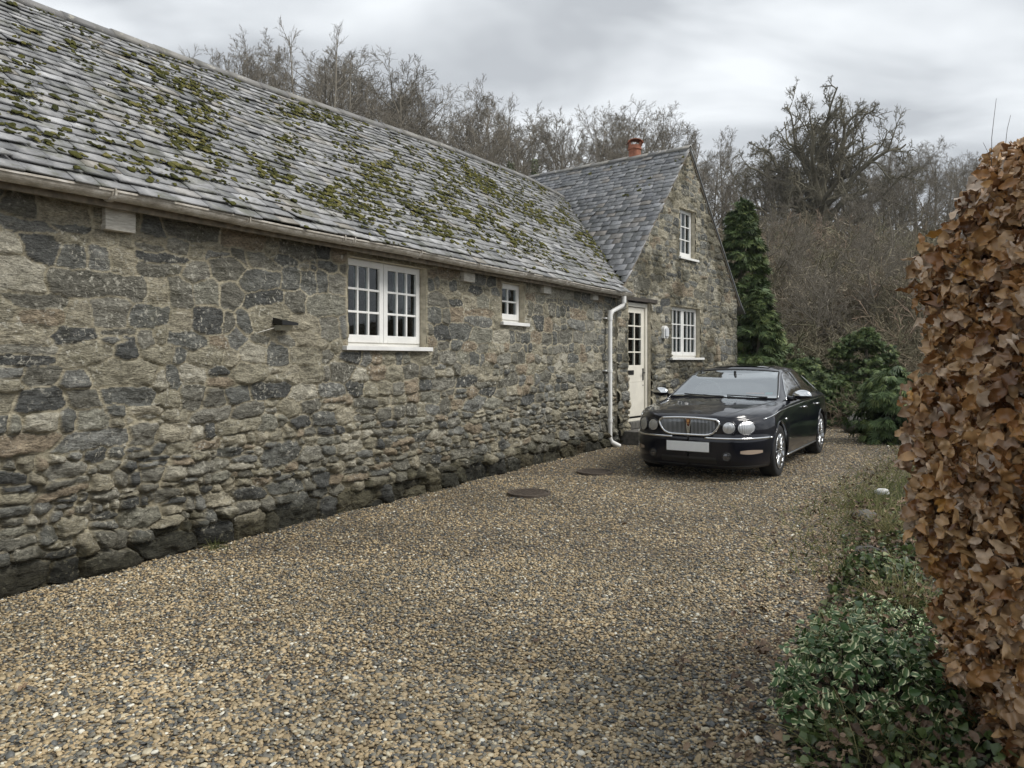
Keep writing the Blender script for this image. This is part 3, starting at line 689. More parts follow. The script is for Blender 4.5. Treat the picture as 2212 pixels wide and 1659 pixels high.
# chimney (low stack behind the ridge + terracotta pot with hood)
cc = PG+wG*1.37+dG*.28
ch = MB(); ch.box(cc[0]-.33, cc[0]+.33, cc[1]-.33, cc[1]+.33, 4.6, 5.62); cho = cbuild(ch.build('chimney', M_step, cot, bevel=.02))
p = MB(); p.lathe([(.0, 5.60), (.15, 5.6), (.155, 5.64), (.135, 5.67), (.13, 5.95), (.15, 5.965), (.15, 6.0), (.125, 6.01), (.125, 6.06), (.11, 6.06), (.11, 5.8)], 24, 'z', (cc[0], cc[1], 0))
n_ = 9
for sgn in (-1, 1):
    for j in (-1, 1): p.box(cc[0]+sgn*.11-.02, cc[0]+sgn*.11+.02, cc[1]+j*.07-.015, cc[1]+j*.07+.015, 6.0, 6.12)
vs = []
for y_ in (-.13, .13):
    for rr_ in (.165, .145):
        for i in range(n_): a = PI*(.04+.92*i/(n_-1)); vs.append((cc[0]+rr_*math.cos(a)*1.05, cc[1]+y_, 6.085+rr_*math.sin(a)*.62))
fs = []
for i in range(n_-1): fs += [(i, i+1, 18+i+1, 18+i), (9+i, 27+i, 28+i, 10+i), (i, 9+i, 10+i, i+1), (18+i, 19+i, 28+i, 27+i)]
fs += [(0, 18, 27, 9), (8, 17, 35, 26)]
p.add(vs, fs); cbuild(p.build('chimney_pot', M_terra, cho))

# small lights fixed to the walls (things of their own)
wl = empty('wall_light', WA(2.215, 0, 1.70)); tag(wl, 'small black solar light fixed to the rubble wall left of the wide window', 'light')
def XL(t, o, z): p = np.array(WA(t, o, z))-np.array(wl.location); return p
g = MB(XL); g.add([(2.125, .0, 1.83), (2.305, .0, 1.81), (2.305, .13, 1.785), (2.125, .13, 1.80), (2.125, .0, 1.775), (2.305, .0, 1.765), (2.305, .13, 1.762), (2.125, .13, 1.762)], [(0, 1, 2, 3), (4, 5, 6, 7), (0, 1, 5, 4), (1, 2, 6, 5), (2, 3, 7, 6), (3, 0, 4, 7)]); g.build('cap', M_black, wl)
g = MB(XL); g.add([(2.15, .0, 1.76), (2.28, .0, 1.76), (2.28, .10, 1.76), (2.15, .10, 1.76), (2.16, .0, 1.715), (2.27, .0, 1.715), (2.26, .07, 1.715), (2.17, .07, 1.715)], [(0, 1, 2, 3), (4, 5, 6, 7), (0, 1, 5, 4), (1, 2, 6, 5), (2, 3, 7, 6), (3, 0, 4, 7)]); g.build('diffuser', plain('smoked_lens', (.35, .34, .28), .2), wl)
g = MB(XL); g.tube([(2.12, .035, 1.735), (2.04, .04, 1.715), (1.95, .03, 1.69)], .004, 5); g.build('cable', plain('pale_cable', (.5, .48, .42), .6), wl)
pl = empty('porch_lamp', WG(1.84, 0, 1.84)); tag(pl, 'white arched bulkhead lamp on the stone between door and gable window', 'lamp')
def XP(t, o, z): return np.array(WG(t, o, z))-np.array(pl.location)
arch = [(-.085, 0), (.085, 0), (.085, .17)]+[(.085*math.cos(a), .17+.07*math.sin(a)) for a in np.linspace(.2, PI-.2, 8)]+[(-.085, .17)]
def prism(mb, pts, c, o0, o1, s=1.0, zc=.12):
    n_ = len(pts); q = [(c[0]+x*s, c[1]+(z-zc)*s+zc) for x, z in pts]
    mb.add([(x, o0, z) for x, z in q]+[(x, o1, z) for x, z in q], [tuple(range(n_)), tuple(range(2*n_-1, n_-1, -1))]+[(i, (i+1) % n_, n_+(i+1) % n_, n_+i) for i in range(n_)])
g = MB(XP); prism(g, arch, (1.84, 1.86), 0, .07); g.build('housing', M_white, pl, bevel=.008)
g = MB(XP); prism(g, arch, (1.84, 1.86), .068, .10, .72); g.build('lens', plain('frosted_lens', (.62, .64, .66), .15), pl, bevel=.008)

# ------------------------------------------------------------------ manhole covers
for (px, py, lab) in ((1143, 1068, 'nearer rusty round manhole cover set in the gravel, further left'), (1285, 1022, 'farther rusty round manhole cover in the gravel close to the car')):
    yy = 1625*CAMH/(py-776); xx = (px-1106)/1625*yy
    mh = empty('manhole_cover', (xx, yy, .0)); tag(mh, lab, 'manhole cover', 'iron covers in the gravel drive')
    g = MB(); g.lathe([(0, .026), (.19, .026), (.19, .022), (.20, .022)], 40, 'z'); 
    for i in range(-4, 5):
        w_ = math.sqrt(.18**2-(i*.04)**2)*.95; g.box(-w_, w_, i*.04-.008, i*.04+.008, .0262, .0305)
    g.build('cover', M_rust, mh)
    g = MB(); g.lathe([(.205, -.01), (.205, .028), (.235, .028), (.235, -.01)], 40, 'z'); g.build('frame', M_rust, mh)

# ------------------------------------------------------------------ car
PHI = math.radians(32.2); CX, CY = 2.119, 9.067
car = empty('parked_car', (CX, CY, 0.0), math.atan2(-math.cos(PHI), -math.sin(PHI)))
tag(car, 'glossy black saloon car with chrome oval grille and blank white number plate', 'car')
def XC(u, v, z): return (-u, v, z)
def ip(x, xs, ys): return np.interp(x, xs, ys)
_vv = np.linspace(0, .885, 120); _uu = .05*(_vv/.885)**2+.02*(_vv/.885)+.60*(_vv/.885)**5.5
def halfw(u):
    a = ip(u, _uu, _vv); r = ip(u, [3.6, 4.2, 4.5, 4.62, 4.70, 4.745], [.885, .865, .82, .76, .62, .38])
    return np.minimum(a, r)
T_ = dict(
 zb=([0, .03, .2, .5, 1, 4.2, 4.6, 4.745], [.21, .16, .14, .14, .16, .19, .24, .36]),
 zs=([0, .03, .08, .2, .5, 1, 1.5, 2.5, 3.6, 4.2, 4.55, 4.70, 4.745], [.715, .735, .745, .755, .80, .865, .905, .935, .945, .93, .875, .80, .72]),
 zc=([0, .02, .06, .2, .5, 1.0, 1.38, 1.55, 1.85, 2.15, 2.4, 2.8, 3.2, 3.5, 3.8, 4.05, 4.2, 4.5, 4.66, 4.745], [.735, .775, .80, .835, .88, .925, .95, 1.035, 1.195, 1.325, 1.375, 1.39, 1.375, 1.32, 1.20, 1.085, 1.04, 1.01, .94, .78]),
 yp=([0, .5, 1.3, 1.45, 1.7, 2.0, 2.2, 2.5, 3.0, 3.4, 3.7, 3.95, 4.2, 4.745], [.6, .66, .73, .725, .675, .61, .575, .56, .56, .56, .585, .63, .66, .55]),
 zp=([0, .06, .2, .5, 1.0, 1.3, 1.45, 1.7, 2.0, 2.2, 2.4, 2.8, 3.2, 3.5, 3.75, 4.0, 4.2, 4.5, 4.66, 4.745], [.725, .775, .80, .84, .89, .915, .965, 1.088, 1.232, 1.288, 1.31, 1.325, 1.305, 1.245, 1.15, 1.04, .985, .95, .88, .75]))
def sm(u, key):
    xs, ys = T_[key]; d = .025 if u > .12 else .004
    return float(np.mean([ip(max(u+k*d, 0), xs, ys) for k in (-2, -1, 0, 1, 2)]))
def keys(u):
    w = max(float(halfw(u)), .012); zb, zs_, zc, zp = (sm(u, q) for q in ('zb', 'zs', 'zc', 'zp')); yp = min(sm(u, 'yp'), w*.86)
    hood = np.interp(u, [1.2, 1.5, 3.9, 4.2], [1, 0, 0, 1])
    K = [(0, zb), (w*.72, zb), (w*.94, zb+.035), (w*.985, .30), (w*1.0, .43), (w*1.0, .58), (w*.985, .70), (w*.955, zs_-.045), (w*.925, zs_-.008), (w*.90, zs_+.012 if hood < .5 else zs_+.006)]
    b = np.array([w*.90, zs_+.01]); r = np.array([yp, zp])
    K += [tuple(b+(r-b)*.35+np.array([.012*(1-hood)*2, .0])), tuple(b+(r-b)*.72+np.array([.012*(1-hood)*1.5, .0])), (yp, zp)]
    ws = np.interp(u, [1.3, 1.45, 2.1, 2.25], [0, 1, 1, 0]); zc = zc-.030*ws
    K += [(yp*.90, zp+(zc-zp)*(.36*(1-ws)+.19*ws)), (yp*.62, zp+(zc-zp)*(.78*(1-ws)+.615*ws)), (yp*.3, zp+(zc-zp)*(.965*(1-ws)+.91*ws)), (0, zc)]
    for i in range(3, 7): K[i] = (K[i][0], max(min(K[i][1], zs_-.05), zb+.04))
    K = np.array(K)
    return K
def crom(K, s):
    n = len(K)-1; i = min(int(s), n-1); f = s-i
    p0 = K[i-1] if i > 0 else K[0]*np.array([-1, 1])+0*K[0] if False else (K[i-1] if i > 0 else 2*K[0]-K[1]); p1 = K[i]; p2 = K[i+1]; p3 = K[i+2] if i+2 <= n else np.array([-K[n-1][0], K[n-1][1]])
    # centripetal-ish: clamp tangents
    m1 = (p2-p0)*.5; m2 = (p3-p1)*.5; L = np.linalg.norm(p2-p1)
    for m in (m1, m2):
        l = np.linalg.norm(m)
        if l > 1.3*L+1e-9: m *= 1.3*L/l
    f2, f3 = f*f, f**3
    return (2*f3-3*f2+1)*p1+(f3-2*f2+f)*m1+(-2*f3+3*f2)*p2+(f3-f2)*m2
def bumpx(u, z):       # bumper stands proud of the nose and tail
    a = np.clip((z-.515)/.03, 0, 1)*.035*np.clip((.8-u)/.5, 0, 1)
    c_ = np.clip((.27-z)/.10, 0, 1)*.05*np.clip((.6-u)/.5, 0, 1)
    return a+c_-np.clip((z-.56)/.04, 0, 1)*.03*np.clip((u-4.3)/.3, 0, 1)
def surf(u, s, sgn=1):
    y, z = crom(keys(u), s); return np.array([u+bumpx(u, z), y*sgn, z])
stn = np.unique(np.concatenate([[0, .004, .01, .018, .028, .04], np.interp(np.linspace(.35, .86, 26), _vv, _uu), np.arange(.50, 1.36, .025), np.arange(1.36, 3.25, .05), np.arange(3.25, 4.1, .025), np.arange(4.1, 4.745, .045), [4.70, 4.72, 4.735, 4.745]]))
ks = np.unique(np.concatenate([np.linspace(0, 2, 5), np.linspace(2, 9, 43), np.linspace(9, 12, 19), np.linspace(12, 16, 17)]))
grid = np.array([[surf(u, s) for s in ks] for u in stn])
AX = (.93, 3.672); AZ = .325; AR = .365
nu, nk = len(stn), len(ks)
def wheel_cut(P):
    del_ = np.zeros(P.shape[:2], bool); P = P.copy()
    for ax in AX:
        d = np.hypot(P[..., 0]-ax, P[..., 2]-AZ); side = (np.abs(P[..., 1]) > .60) & (ks[None, :] < 8.5)
        ins = (d < AR) & side; snap = ins & (d > AR-.032)
        f_ = AR/np.maximum(d, 1e-6)
        P[..., 0] = np.where(snap, ax+(P[..., 0]-ax)*f_, P[..., 0]); P[..., 2] = np.where(snap, AZ+(P[..., 2]-AZ)*f_, P[..., 2])
        del_ |= ins & ~snap
    return P, del_
gcut, dele = wheel_cut(grid)
WS0, WS1 = 1.43, 2.13
kb = MB(XC); vid = {}
vsl = []; fl = []
for sg in (1, -1):
    base = len(vsl)
    for i in range(nu):
        for j in range(nk):
            p_ = gcut[i, j]; vsl.append((p_[0], p_[1]*sg, p_[2]))
    for i in range(nu-1):
        for j in range(nk-1):
            q = [(i, j), (i+1, j), (i+1, j+1), (i, j+1)]
            if any(dele[a] for a in q): continue
            um = (stn[i]+stn[i+1])/2; km = (ks[j]+ks[j+1])/2
            if WS0 < um < WS1 and km > 12.35: continue
            fl.append(tuple(base+a*nk+b_ for a, b_ in (q if sg > 0 else q[::-1])))
kb.add(vsl, fl)
k = NT('black_paint'); k.set(Base_Color=(.0012, .0018, .0060, 1), Roughness=.3, Coat_Weight=.9, Coat_Roughness=.03); k.b.inputs['Specular IOR Level'].default_value = .15
fl_ = k.ramp(k.noise(60, 5, .75), [(.62, 0), (.72, .10)]); k.set(Base_Color=k.mixc(fl_, (.0014, .0022, .0070), (.05, .05, .05)))
M_paint = k.m
body = kb.build('body', M_paint, car, smooth=True, recalc=False)
bm = bmesh.new(); bm.from_mesh(body.data); bmesh.ops.remove_doubles(bm, verts=bm.verts, dist=.0008); bmesh.ops.recalc_face_normals(bm, faces=bm.faces); bm.to_mesh(body.data); bm.free()
body.data.polygons.foreach_set('use_smooth', [True]*len(body.data.polygons))
BT = BVHTree.FromPolygons([v.co.copy() for v in body.data.vertices], [tuple(p.vertices) for p in body.data.polygons])
def hit_front(v, z):
    v = v if abs(v) > .02 else (.02 if v >= 0 else -.02)
    r = BT.ray_cast(Vector((.6, v, z)), Vector((-1, 0, 0))); return -r[0].x if r[0] else .1
def hit_side(u, z, sg=1):
    r = BT.ray_cast(Vector((-u, 1.4*sg, z)), Vector((0, -sg, 0))); return abs(r[0].y) if r[0] else .85
def hit_top(u, v):
    r = BT.ray_cast(Vector((-u, v, 2)), Vector((0, 0, -1))); return r[0].z if r[0] else 1.0
M_chrome = plain('chrome', (.75, .76, .77), .12, 1.0)
M_chromed = plain('satin_chrome', (.55, .56, .57), .28, 1.0)
M_rub = plain('tyre_rubber', (.012, .012, .012), .8, bump=0)
M_lens = NT('lamp_lens'); M_lens.set(Base_Color=(.56, .57, .58, 1), Roughness=.25, Metallic=.7, Coat_Weight=1); M_lens.bump(M_lens.n('TexWave', {'Vector': M_lens.coord(), 'Scale': 18.0}).outputs[1], .35, .01); M_lens = M_lens.m
M_amb = plain('indicator_lens', (.42, .33, .26), .15, .1, coat=1)
M_plate = plain('number_plate', (.72, .74, .74), .35, var=.03)
M_sg = plain('tinted_side_glass', (.010, .012, .012), .04, 0, coat=1)
M_rubber = plain('black_trim', (.008, .008, .008), .5)
k = NT('windscreen_glass'); tr = k.n('BsdfTransparent', {'Color': (.70, .76, .74, 1)}); gl = k.n('BsdfGlossy', {'Roughness': .03, 'Color': (.92, .96, .97, 1)})
lw_ = k.n('Fresnel', {'IOR': 2.4}); f_ = k.math('MINIMUM', k.math('ADD', k.math('MULTIPLY', lw_.outputs[0], 2.0), .14), .8); ms = k.n('MixShader', {0: f_, 1: tr.outputs[0], 2: gl.outputs[0]}); k.t.links.new(ms.outputs[0], k.o.inputs[0]); M_ws = k.m
# windscreen
def surf_patch(us, ss, off, sg=1):
    P = np.array([[surf(u, s) for s in ss] for u in us]); P[..., 1] *= sg
    du = np.gradient(P, axis=0); dv = np.gradient(P, axis=1); nn = np.cross(du, dv); nn /= np.linalg.norm(nn, axis=-1)[..., None]+1e-12
    c = np.array([2.4, 0, .7]); flip = np.sign(np.einsum('ijk,ijk->ij', nn, P-c)); return P+nn*flip[..., None]*off
def gridfaces(a, b, o=0): return [(o+i*b+j, o+(i+1)*b+j, o+(i+1)*b+j+1, o+i*b+j+1) for i in range(a-1) for j in range(b-1)]
us = np.linspace(1.385, 2.165, 16); ss = np.linspace(12.12, 16, 14)
PR = surf_patch(us, ss, .007); g = MB(XC)
full = np.concatenate([PR, (PR[:, ::-1]*np.array([1, -1, 1]))[:, 1:]], 1)
g.add([tuple(p) for p in full.reshape(-1, 3)], gridfaces(*full.shape[:2])); wso = g.build('windscreen', M_ws, car, smooth=True)
rim_ = [full[0, j] for j in range(0, full.shape[1])]+[full[i, -1] for i in range(1, len(us))]+[full[-1, j] for j in range(full.shape[1]-2, -1, -1)]+[full[i, 0] for i in range(len(us)-2, 0, -1)]
g = MB(XC); g.tube([tuple(p) for p in rim_], .009, 5, closed=True); g.build('seal', M_rubber, wso, smooth=True)
# brightwork along the A-pillars
for sg in (1, -1):
    g = MB(XC); g.tube([tuple(surf_patch([u, u+.01], [11.92, 11.97], .006, sg)[0, 0]) for u in np.linspace(1.42, 2.15, 12)], .007, 5); g.build('pillar_trim', M_chromed, car, smooth=True)
# stickers inside the screen
for (v0, v1, u0, u1, col, nm) in ((.28, .52, 1.50, 1.54, (.55, .24, .10), 'permit_sticker'), (.54, .63, 1.49, 1.55, (.05, .5, .45), 'tax_disc')):
    g = MB(XC); pts = []
    for (u, v) in ((u0, v0), (u0, v1), (u1, v1), (u1, v0)):
        kk = keys(u); zz = float(np.interp(v, [0, kk[12][0]], [kk[16][1], kk[12][1]])) - .0; pts.append((u+.03, v, zz+.012))
    g.add(pts, [(0, 1, 2, 3)]); g.build(nm, plain(nm, col, .6), wso)
# side windows
kk_ = lambda a, b, n: np.linspace(a, b, n)
def sidewin(poly_lo, poly_hi, u0, u1, sg, name='side_window'):
    us = np.linspace(u0, u1, 14); g = MB(XC); rows = []
    for u in us:
        s1 = np.interp(u, poly_hi[0], poly_hi[1]); rows.append([surf_patch([u, u+.01], [s, s+.02], .005, sg)[0, 0] for s in np.linspace(9.25, max(s1, 9.3), 8)])
    R_ = np.array(rows); g.add([tuple(p) for p in R_.reshape(-1, 3)], gridfaces(*R_.shape[:2])); return g.build(name, M_sg, car, smooth=True), R_
for sg in (1, -1):
    hi = ([1.55, 1.75, 2.1, 2.3, 3.2, 3.5, 3.85], [9.3, 10.7, 11.5, 11.62, 11.62, 11.5, 9.3])
    outl = []
    for (a, b_) in ((1.56, 2.60), (2.66, 3.38), (3.42, 3.84)):
        o, R_ = sidewin(None, hi, a, b_, sg); outl.append(R_)
    up = [p for R_ in outl for p in R_[:, -1]]; lo = [p for R_ in outl for p in R_[:, 0]]
    g = MB(XC); g.tube([tuple(p) for p in up], .0065, 5); g.tube([tuple(p) for p in lo], .0065, 5); g.build('window_trim', M_chrome, car, smooth=True)
    # waist strip and sill strip
    g = MB(XC); pts = []
    for u in np.linspace(.46, 4.35, 50):
        z = float(ip(u, [.46, .7, 1.0, 1.5, 2.5, 4, 4.4], [.745, .785, .815, .838, .865, .88, .875])); pts.append((u, sg*(hit_side(u, z, sg)+.004), z))
    g.tube(pts, .0075, 5); g.build('waist_trim', M_chrome, car, smooth=True)
    g = MB(XC); g.tube([(u, sg*(hit_side(u, .235, sg)+.006), .235) for u in np.linspace(1.33, 3.27, 20)], .011, 6); g.build('sill_trim', M_chromed, car, smooth=True)
    for ud in (2.42, 3.36):
        g = MB(XC); z = .80; pts = [(ud+d_, sg*(hit_side(ud+d_, z, sg)+.004+.026*math.sin(PI*i/8)**.5), z) for i, d_ in enumerate(np.linspace(-.10, .10, 9))]
        g.tube(pts, .012, 8); g.build('door_handle', M_chrome, car, smooth=True)
    # shut lines of the doors
    g = MB(XC)
    for ud, ztop in ((1.36, .885), (2.63, .93), (3.52, .93)):
        g.tube([(ud+.05*math.sin((z-.25)*3)*(1 if ud < 3.3 else -1.8)*(z-.25), sg*(hit_side(ud+.05*math.sin((z-.25)*3)*(1 if ud < 3.3 else -1.8)*(z-.25), z, sg)-.0015), z) for z in np.linspace(.24 if ud < 3.3 else .62, ztop, 14)], .0032, 4)
        g.build('door_gap', M_rubber, car); g = MB(XC)
    # side repeater, mirror
    g = MB(XC); yb_ = hit_side(1.25, .70, sg); g.lathe([(0, sg*.012), (.014, sg*.008), (.018, 0)], 12, 'y', (1.25, sg*yb_, .70)); g.build('side_repeater', M_lens, car, smooth=True)
    mr = MB(XC); cv, cf = ico(2); c0 = np.array([1.66, sg*.985, .985]); P = cv*np.array([.062, .118, .075]); P[:, 0] = np.where(P[:, 0] > .025, .025+(P[:, 0]-.025)*.2, P[:, 0]); P[:, 2] = np.where(P[:, 2] < 0, P[:, 2]*.75, P[:, 2])
    mr.add([tuple(p+c0) for p in P], [tuple(f) for f in cf]); mo_ = mr.build('door_mirror', M_paint, car, smooth=True)
    g = MB(XC); q = P.copy(); keepv = q[:, 2] > -.008; P2 = cv*np.array([.066, .122, .079]); P2[:, 0] = np.where(P2[:, 0] > .025, .025+(P2[:, 0]-.025)*.2, P2[:, 0])
    fs = [tuple(f) for f in cf if all(P2[i, 2] > -.016 for i in f)]; g.add([tuple(p+c0) for p in P2], fs); g.build('mirror_cap', M_chrome, mo_, smooth=True)
    g = MB(XC); g.tube([(1.70, sg*.90, .945), (1.73, sg*.83, .935), (1.75, sg*.74, .955)], [.026, .034, .04], 8); g.build('mirror_arm', M_paint, mo_, smooth=True)
# front: grille
def gz(v): return .765-.02*(abs(v)/.38)**2
gl_o = []
top = [(v, .762-.018*(abs(v)/.37)**2.0) for v in np.linspace(-.335, .335, 15)]
rc = [(.365, .722), (.372, .70), (.362, .67), (.335, .625), (.30, .588), (.25, .568)]
bot = [(v, .560) for v in np.linspace(.2, -.2, 7)]
gl_o = top+rc+bot+[(-a, b_) for a, b_ in rc[::-1]]
g = MB(XC); g.tube([(hit_front(v, z)-.016-.010, v, z) for v, z in gl_o], .0145, 8, closed=True); gr = g.build('grille', M_chrome, car, smooth=True)
def zlim(v):
    a = abs(v); hi_ = .762-.018*(a/.37)**2; lo_ = .562 if a < .25 else float(ip(a, [.25, .30, .335, .362, .37], [.568, .588, .625, .67, .70])); return lo_+.008, hi_-.006
g = MB(XC); vv = np.linspace(-.352, .352, 40); rows = []
for v in vv: lo_, hi_ = zlim(v); rows.append([(hit_front(v, z)-.003, v, z) for z in np.linspace(lo_, hi_, 6)])
g.add([p for r in rows for p in r], gridfaces(40, 6)); g.build('grille_back', M_rubber, gr)
g = MB(XC)
for v in np.arange(-.345, .346, .0165):
    if abs(v) < .03: continue
    lo_, hi_ = zlim(v); pts = [(hit_front(v, z)-.012, v, z) for z in np.linspace(lo_, hi_, 5)]; g.tube(pts, .0038, 4)
g.build('grille_bars', M_chromed, gr)
g = MB(XC); x0 = lambda z: hit_front(0, z)-.026
ptsb = [(-.034, .752), (.034, .752), (.013, .565), (-.013, .565)]
g.add([(x0(z), v, z) for v, z in ptsb]+[(x0(z)+.015, v*1.15, z) for v, z in ptsb], [(0, 1, 2, 3), (0, 1, 5, 4), (1, 2, 6, 5), (2, 3, 7, 6), (3, 0, 4, 7)]); g.build('centre_bar', M_chrome, gr)
sh = [(-.026, .748), (.026, .748), (.024, .715), (.012, .675), (0, .655), (-.012, .675), (-.024, .715)]
g = MB(XC); g.add([(x0(z)-.003, v, z) for v, z in sh]+[(x0(z)+.001, v, z) for v, z in sh], [tuple(range(7))]+[(i, (i+1) % 7, 7+(i+1) % 7, 7+i) for i in range(7)]); bd = g.build('badge', plain('badge_dark', (.10, .02, .015), .25), gr)
g = MB(XC)
for pl_ in ([(-.017, .742), (.017, .742), (.014, .708), (0, .704), (-.014, .708)], [(-.018, .700), (-.010, .686), (.010, .686), (.018, .700), (.008, .694), (-.008, .694)], [(-.0015, .704), (.0015, .704), (.0015, .69), (-.0015, .69)]):
    g.add([(x0(z)-.0065, v, z) for v, z in pl_], [tuple(range(len(pl_)))])
g.build('badge_emblem', plain('badge_gold', (.62, .33, .12), .3, .6), bd)
# headlights
def lamp(v0, z0_, r, name, mat, dome, bez=None, squash=1.0, back=.0):
    g = MB(XC); vs = [(hit_front(v0, z0_)-.006-dome, v0, z0_)]; nr = 6; nt_ = 28; fs = []
    for i in range(1, nr+1):
        f = i/nr
        for j in range(nt_):
            a = 2*PI*j/nt_; v = v0+r*f*math.cos(a); z = z0_+r*squash*f*math.sin(a)
            vs.append((hit_front(v, z)-.006-dome*(1-f**2), v, z))
    fs = [(0, 1+j, 1+(j+1) % nt_) for j in range(nt_)]+[(1+(i-1)*nt_+j, 1+i*nt_+j, 1+i*nt_+(j+1) % nt_, 1+(i-1)*nt_+(j+1) % nt_) for i in range(1, nr) for j in range(nt_)]
    g.add(vs, fs); o = g.build(name, mat, car, smooth=True)
    if bez:
        g = MB(XC); g.tube([(hit_front(v0+(r+.004)*math.cos(a), z0_+(r*squash+.004)*math.sin(a))-.004, v0+(r+.004)*math.cos(a), z0_+(r*squash+.004)*math.sin(a)) for a in np.linspace(0, 2*PI, 36, endpoint=False)], .008, 6, closed=True); g.build('bezel', bez, o, smooth=True)
    return o
for sg in (1, -1):
    for (v, r) in ((.472, .070), (.645, .079)):
        o = lamp(sg*v, .655, r, 'headlight', M_lens, .006, M_paint)
    lamp(sg*.455, .315, .042, 'fog_light', plain('fog_lens', (.10, .10, .105), .12, .7, coat=1), .006, M_rubber)
    # indicator
    g = MB(XC); vs_g = np.linspace(.60, .79, 10); rows = [[(hit_front(sg*v, z)-.004, sg*v, z) for z in np.linspace(.342+.012*(1-math.sin(PI*i/9)), .395-.010*(1-math.sin(PI*i/9)), 4)] for i, v in enumerate(vs_g)]
    g.add([p for r in rows for p in r], gridfaces(10, 4)); g.build('indicator', M_amb, car, smooth=True)
    g = MB(XC); pts = [(hit_front(sg*v, .528)-.006, sg*v, .528) for v in np.linspace(.20, .855, 26)]+[(u, sg*(hit_side(u, .528, sg)+.006), .528) for u in (.50, .53, .56)]
    g.tube(pts, .0135, 8); g.build('bumper_trim', M_chrome, car, smooth=True)
    g = MB(XC); g.tube([(hit_front(sg*v, .20)-.004, sg*v, .20) for v in np.linspace(.02, .80, 20)], .006, 5); g.build('splitter_trim', M_rubber, car)
    # bonnet crease
g = MB(XC); pv_ = [(-.262, .362), (.262, .362), (.262, .478), (-.262, .478)]
xp = hit_front(0, .42)-.012
g.box(xp-.006, xp, -.262, .262, .362, .478); g.build('number_plate', M_plate, car, bevel=.004)
g = MB(XC); g.box(xp, xp+.05, -.27, .27, .356, .484); g.build('plate_holder', M_rubber, car, bevel=.004)
# lower air intake
g = MB(XC); rows = [[(hit_front(v, z)-.003, v, z) for z in (.225, .25, .275, .30)] for v in np.linspace(-.34, .34, 16)]; g.add([p for r in rows for p in r], gridfaces(16, 4)); g.build('air_intake', M_rubber, car)
# panel gap round the bonnet
g = MB(XC)
for sg in (1, -1):
    pts = [(u, sg*(ip(u, [.09, .3, .8, 1.36], [.40, .50, .62, .725])), 0) for u in np.linspace(.10, 1.36, 24)]; g.tube([(u, v, hit_top(u, v)+.0005) for u, v, _ in pts], .003, 4)
g.build('bonnet_gap', M_rubber, car)
# sunroof and wipers, mirror, interior
g = MB(XC); us = np.linspace(2.30, 2.72, 6); vs = np.linspace(-.40, .40, 9); g.add([(u, v, hit_top(u, v)+.010) for u in us for v in vs], gridfaces(6, 9)); g.build('sunroof', M_sg, car, smooth=True)
for (v0, v1) in ((-.55, .02), (.05, .60)):
    g = MB(XC)
    def wz(u, v):
        kk = keys(max(u, 1.39)); return float(np.interp(abs(v), [0, kk[14][0], kk[12][0], .8], [kk[16][1], kk[14][1], kk[12][1], kk[12][1]-.02]))+.02
    g.tube([(1.40+.055*(1-i/8), v0+(v1-v0)*i/8, wz(1.40+.055*(1-i/8), v0+(v1-v0)*i/8)) for i in range(9)], .008, 5); g.tube([(1.37, v1, wz(1.4, v1)-.01), (1.41, (v0+v1)/2, wz(1.41, (v0+v1)/2)+.012)], .007, 5); g.build('wiper', M_rubber, car)
g = MB(XC); g.box(2.02, 2.05, -.10, .10, 1.19, 1.25); g.box(2.0, 2.04, -.015, .015, 1.23, 1.30); g.build('rear_view_mirror', M_rubber, car, bevel=.008)
M_seat = plain('grey_beige_seat', (.30, .29, .26), .7); M_dash = plain('dashboard', (.09, .09, .085), .7)
g = MB(XC); g.add([(1.45, -.70, .90), (1.45, .70, .90), (1.85, .70, .95), (1.85, -.70, .95), (1.95, .70, .80), (1.95, -.70, .80)], [(0, 1, 2, 3), (3, 2, 4, 5)]); g.build('dashboard', M_dash, car)
g = MB(XC); g.tube([(1.93+.05*math.sin(a), -.37+.185*math.cos(a), .98+.165*math.sin(a)) for a in np.linspace(0, 2*PI, 30, endpoint=False)], .014, 6, closed=True)
g.tube([(1.95, -.54, .98), (1.99, -.37, .97), (1.95, -.20, .98)], .015, 5); g.build('steering_wheel', plain('wheel_trim', (.35, .36, .36), .5), car, smooth=True)
for v in (-.37, .37):
    sv, sf = ico(2)
    g = MB(XC); q = np.sign(sv)*np.abs(sv)**.6; g.add([tuple(p*np.array([.10, .25, .33])+np.array([2.72+.12*p[2], v, .86])) for p in q], [tuple(f) for f in sf]); g.add([tuple(p*np.array([.055, .13, .09])+np.array([2.80, v, 1.20])) for p in q], [tuple(f) for f in sf]); g.build('seat', M_seat, car, smooth=True)
g = MB(XC); g.box(3.35, 3.5, -.6, .6, .7, 1.12); g.build('rear_seat', M_seat, car, bevel=.04)
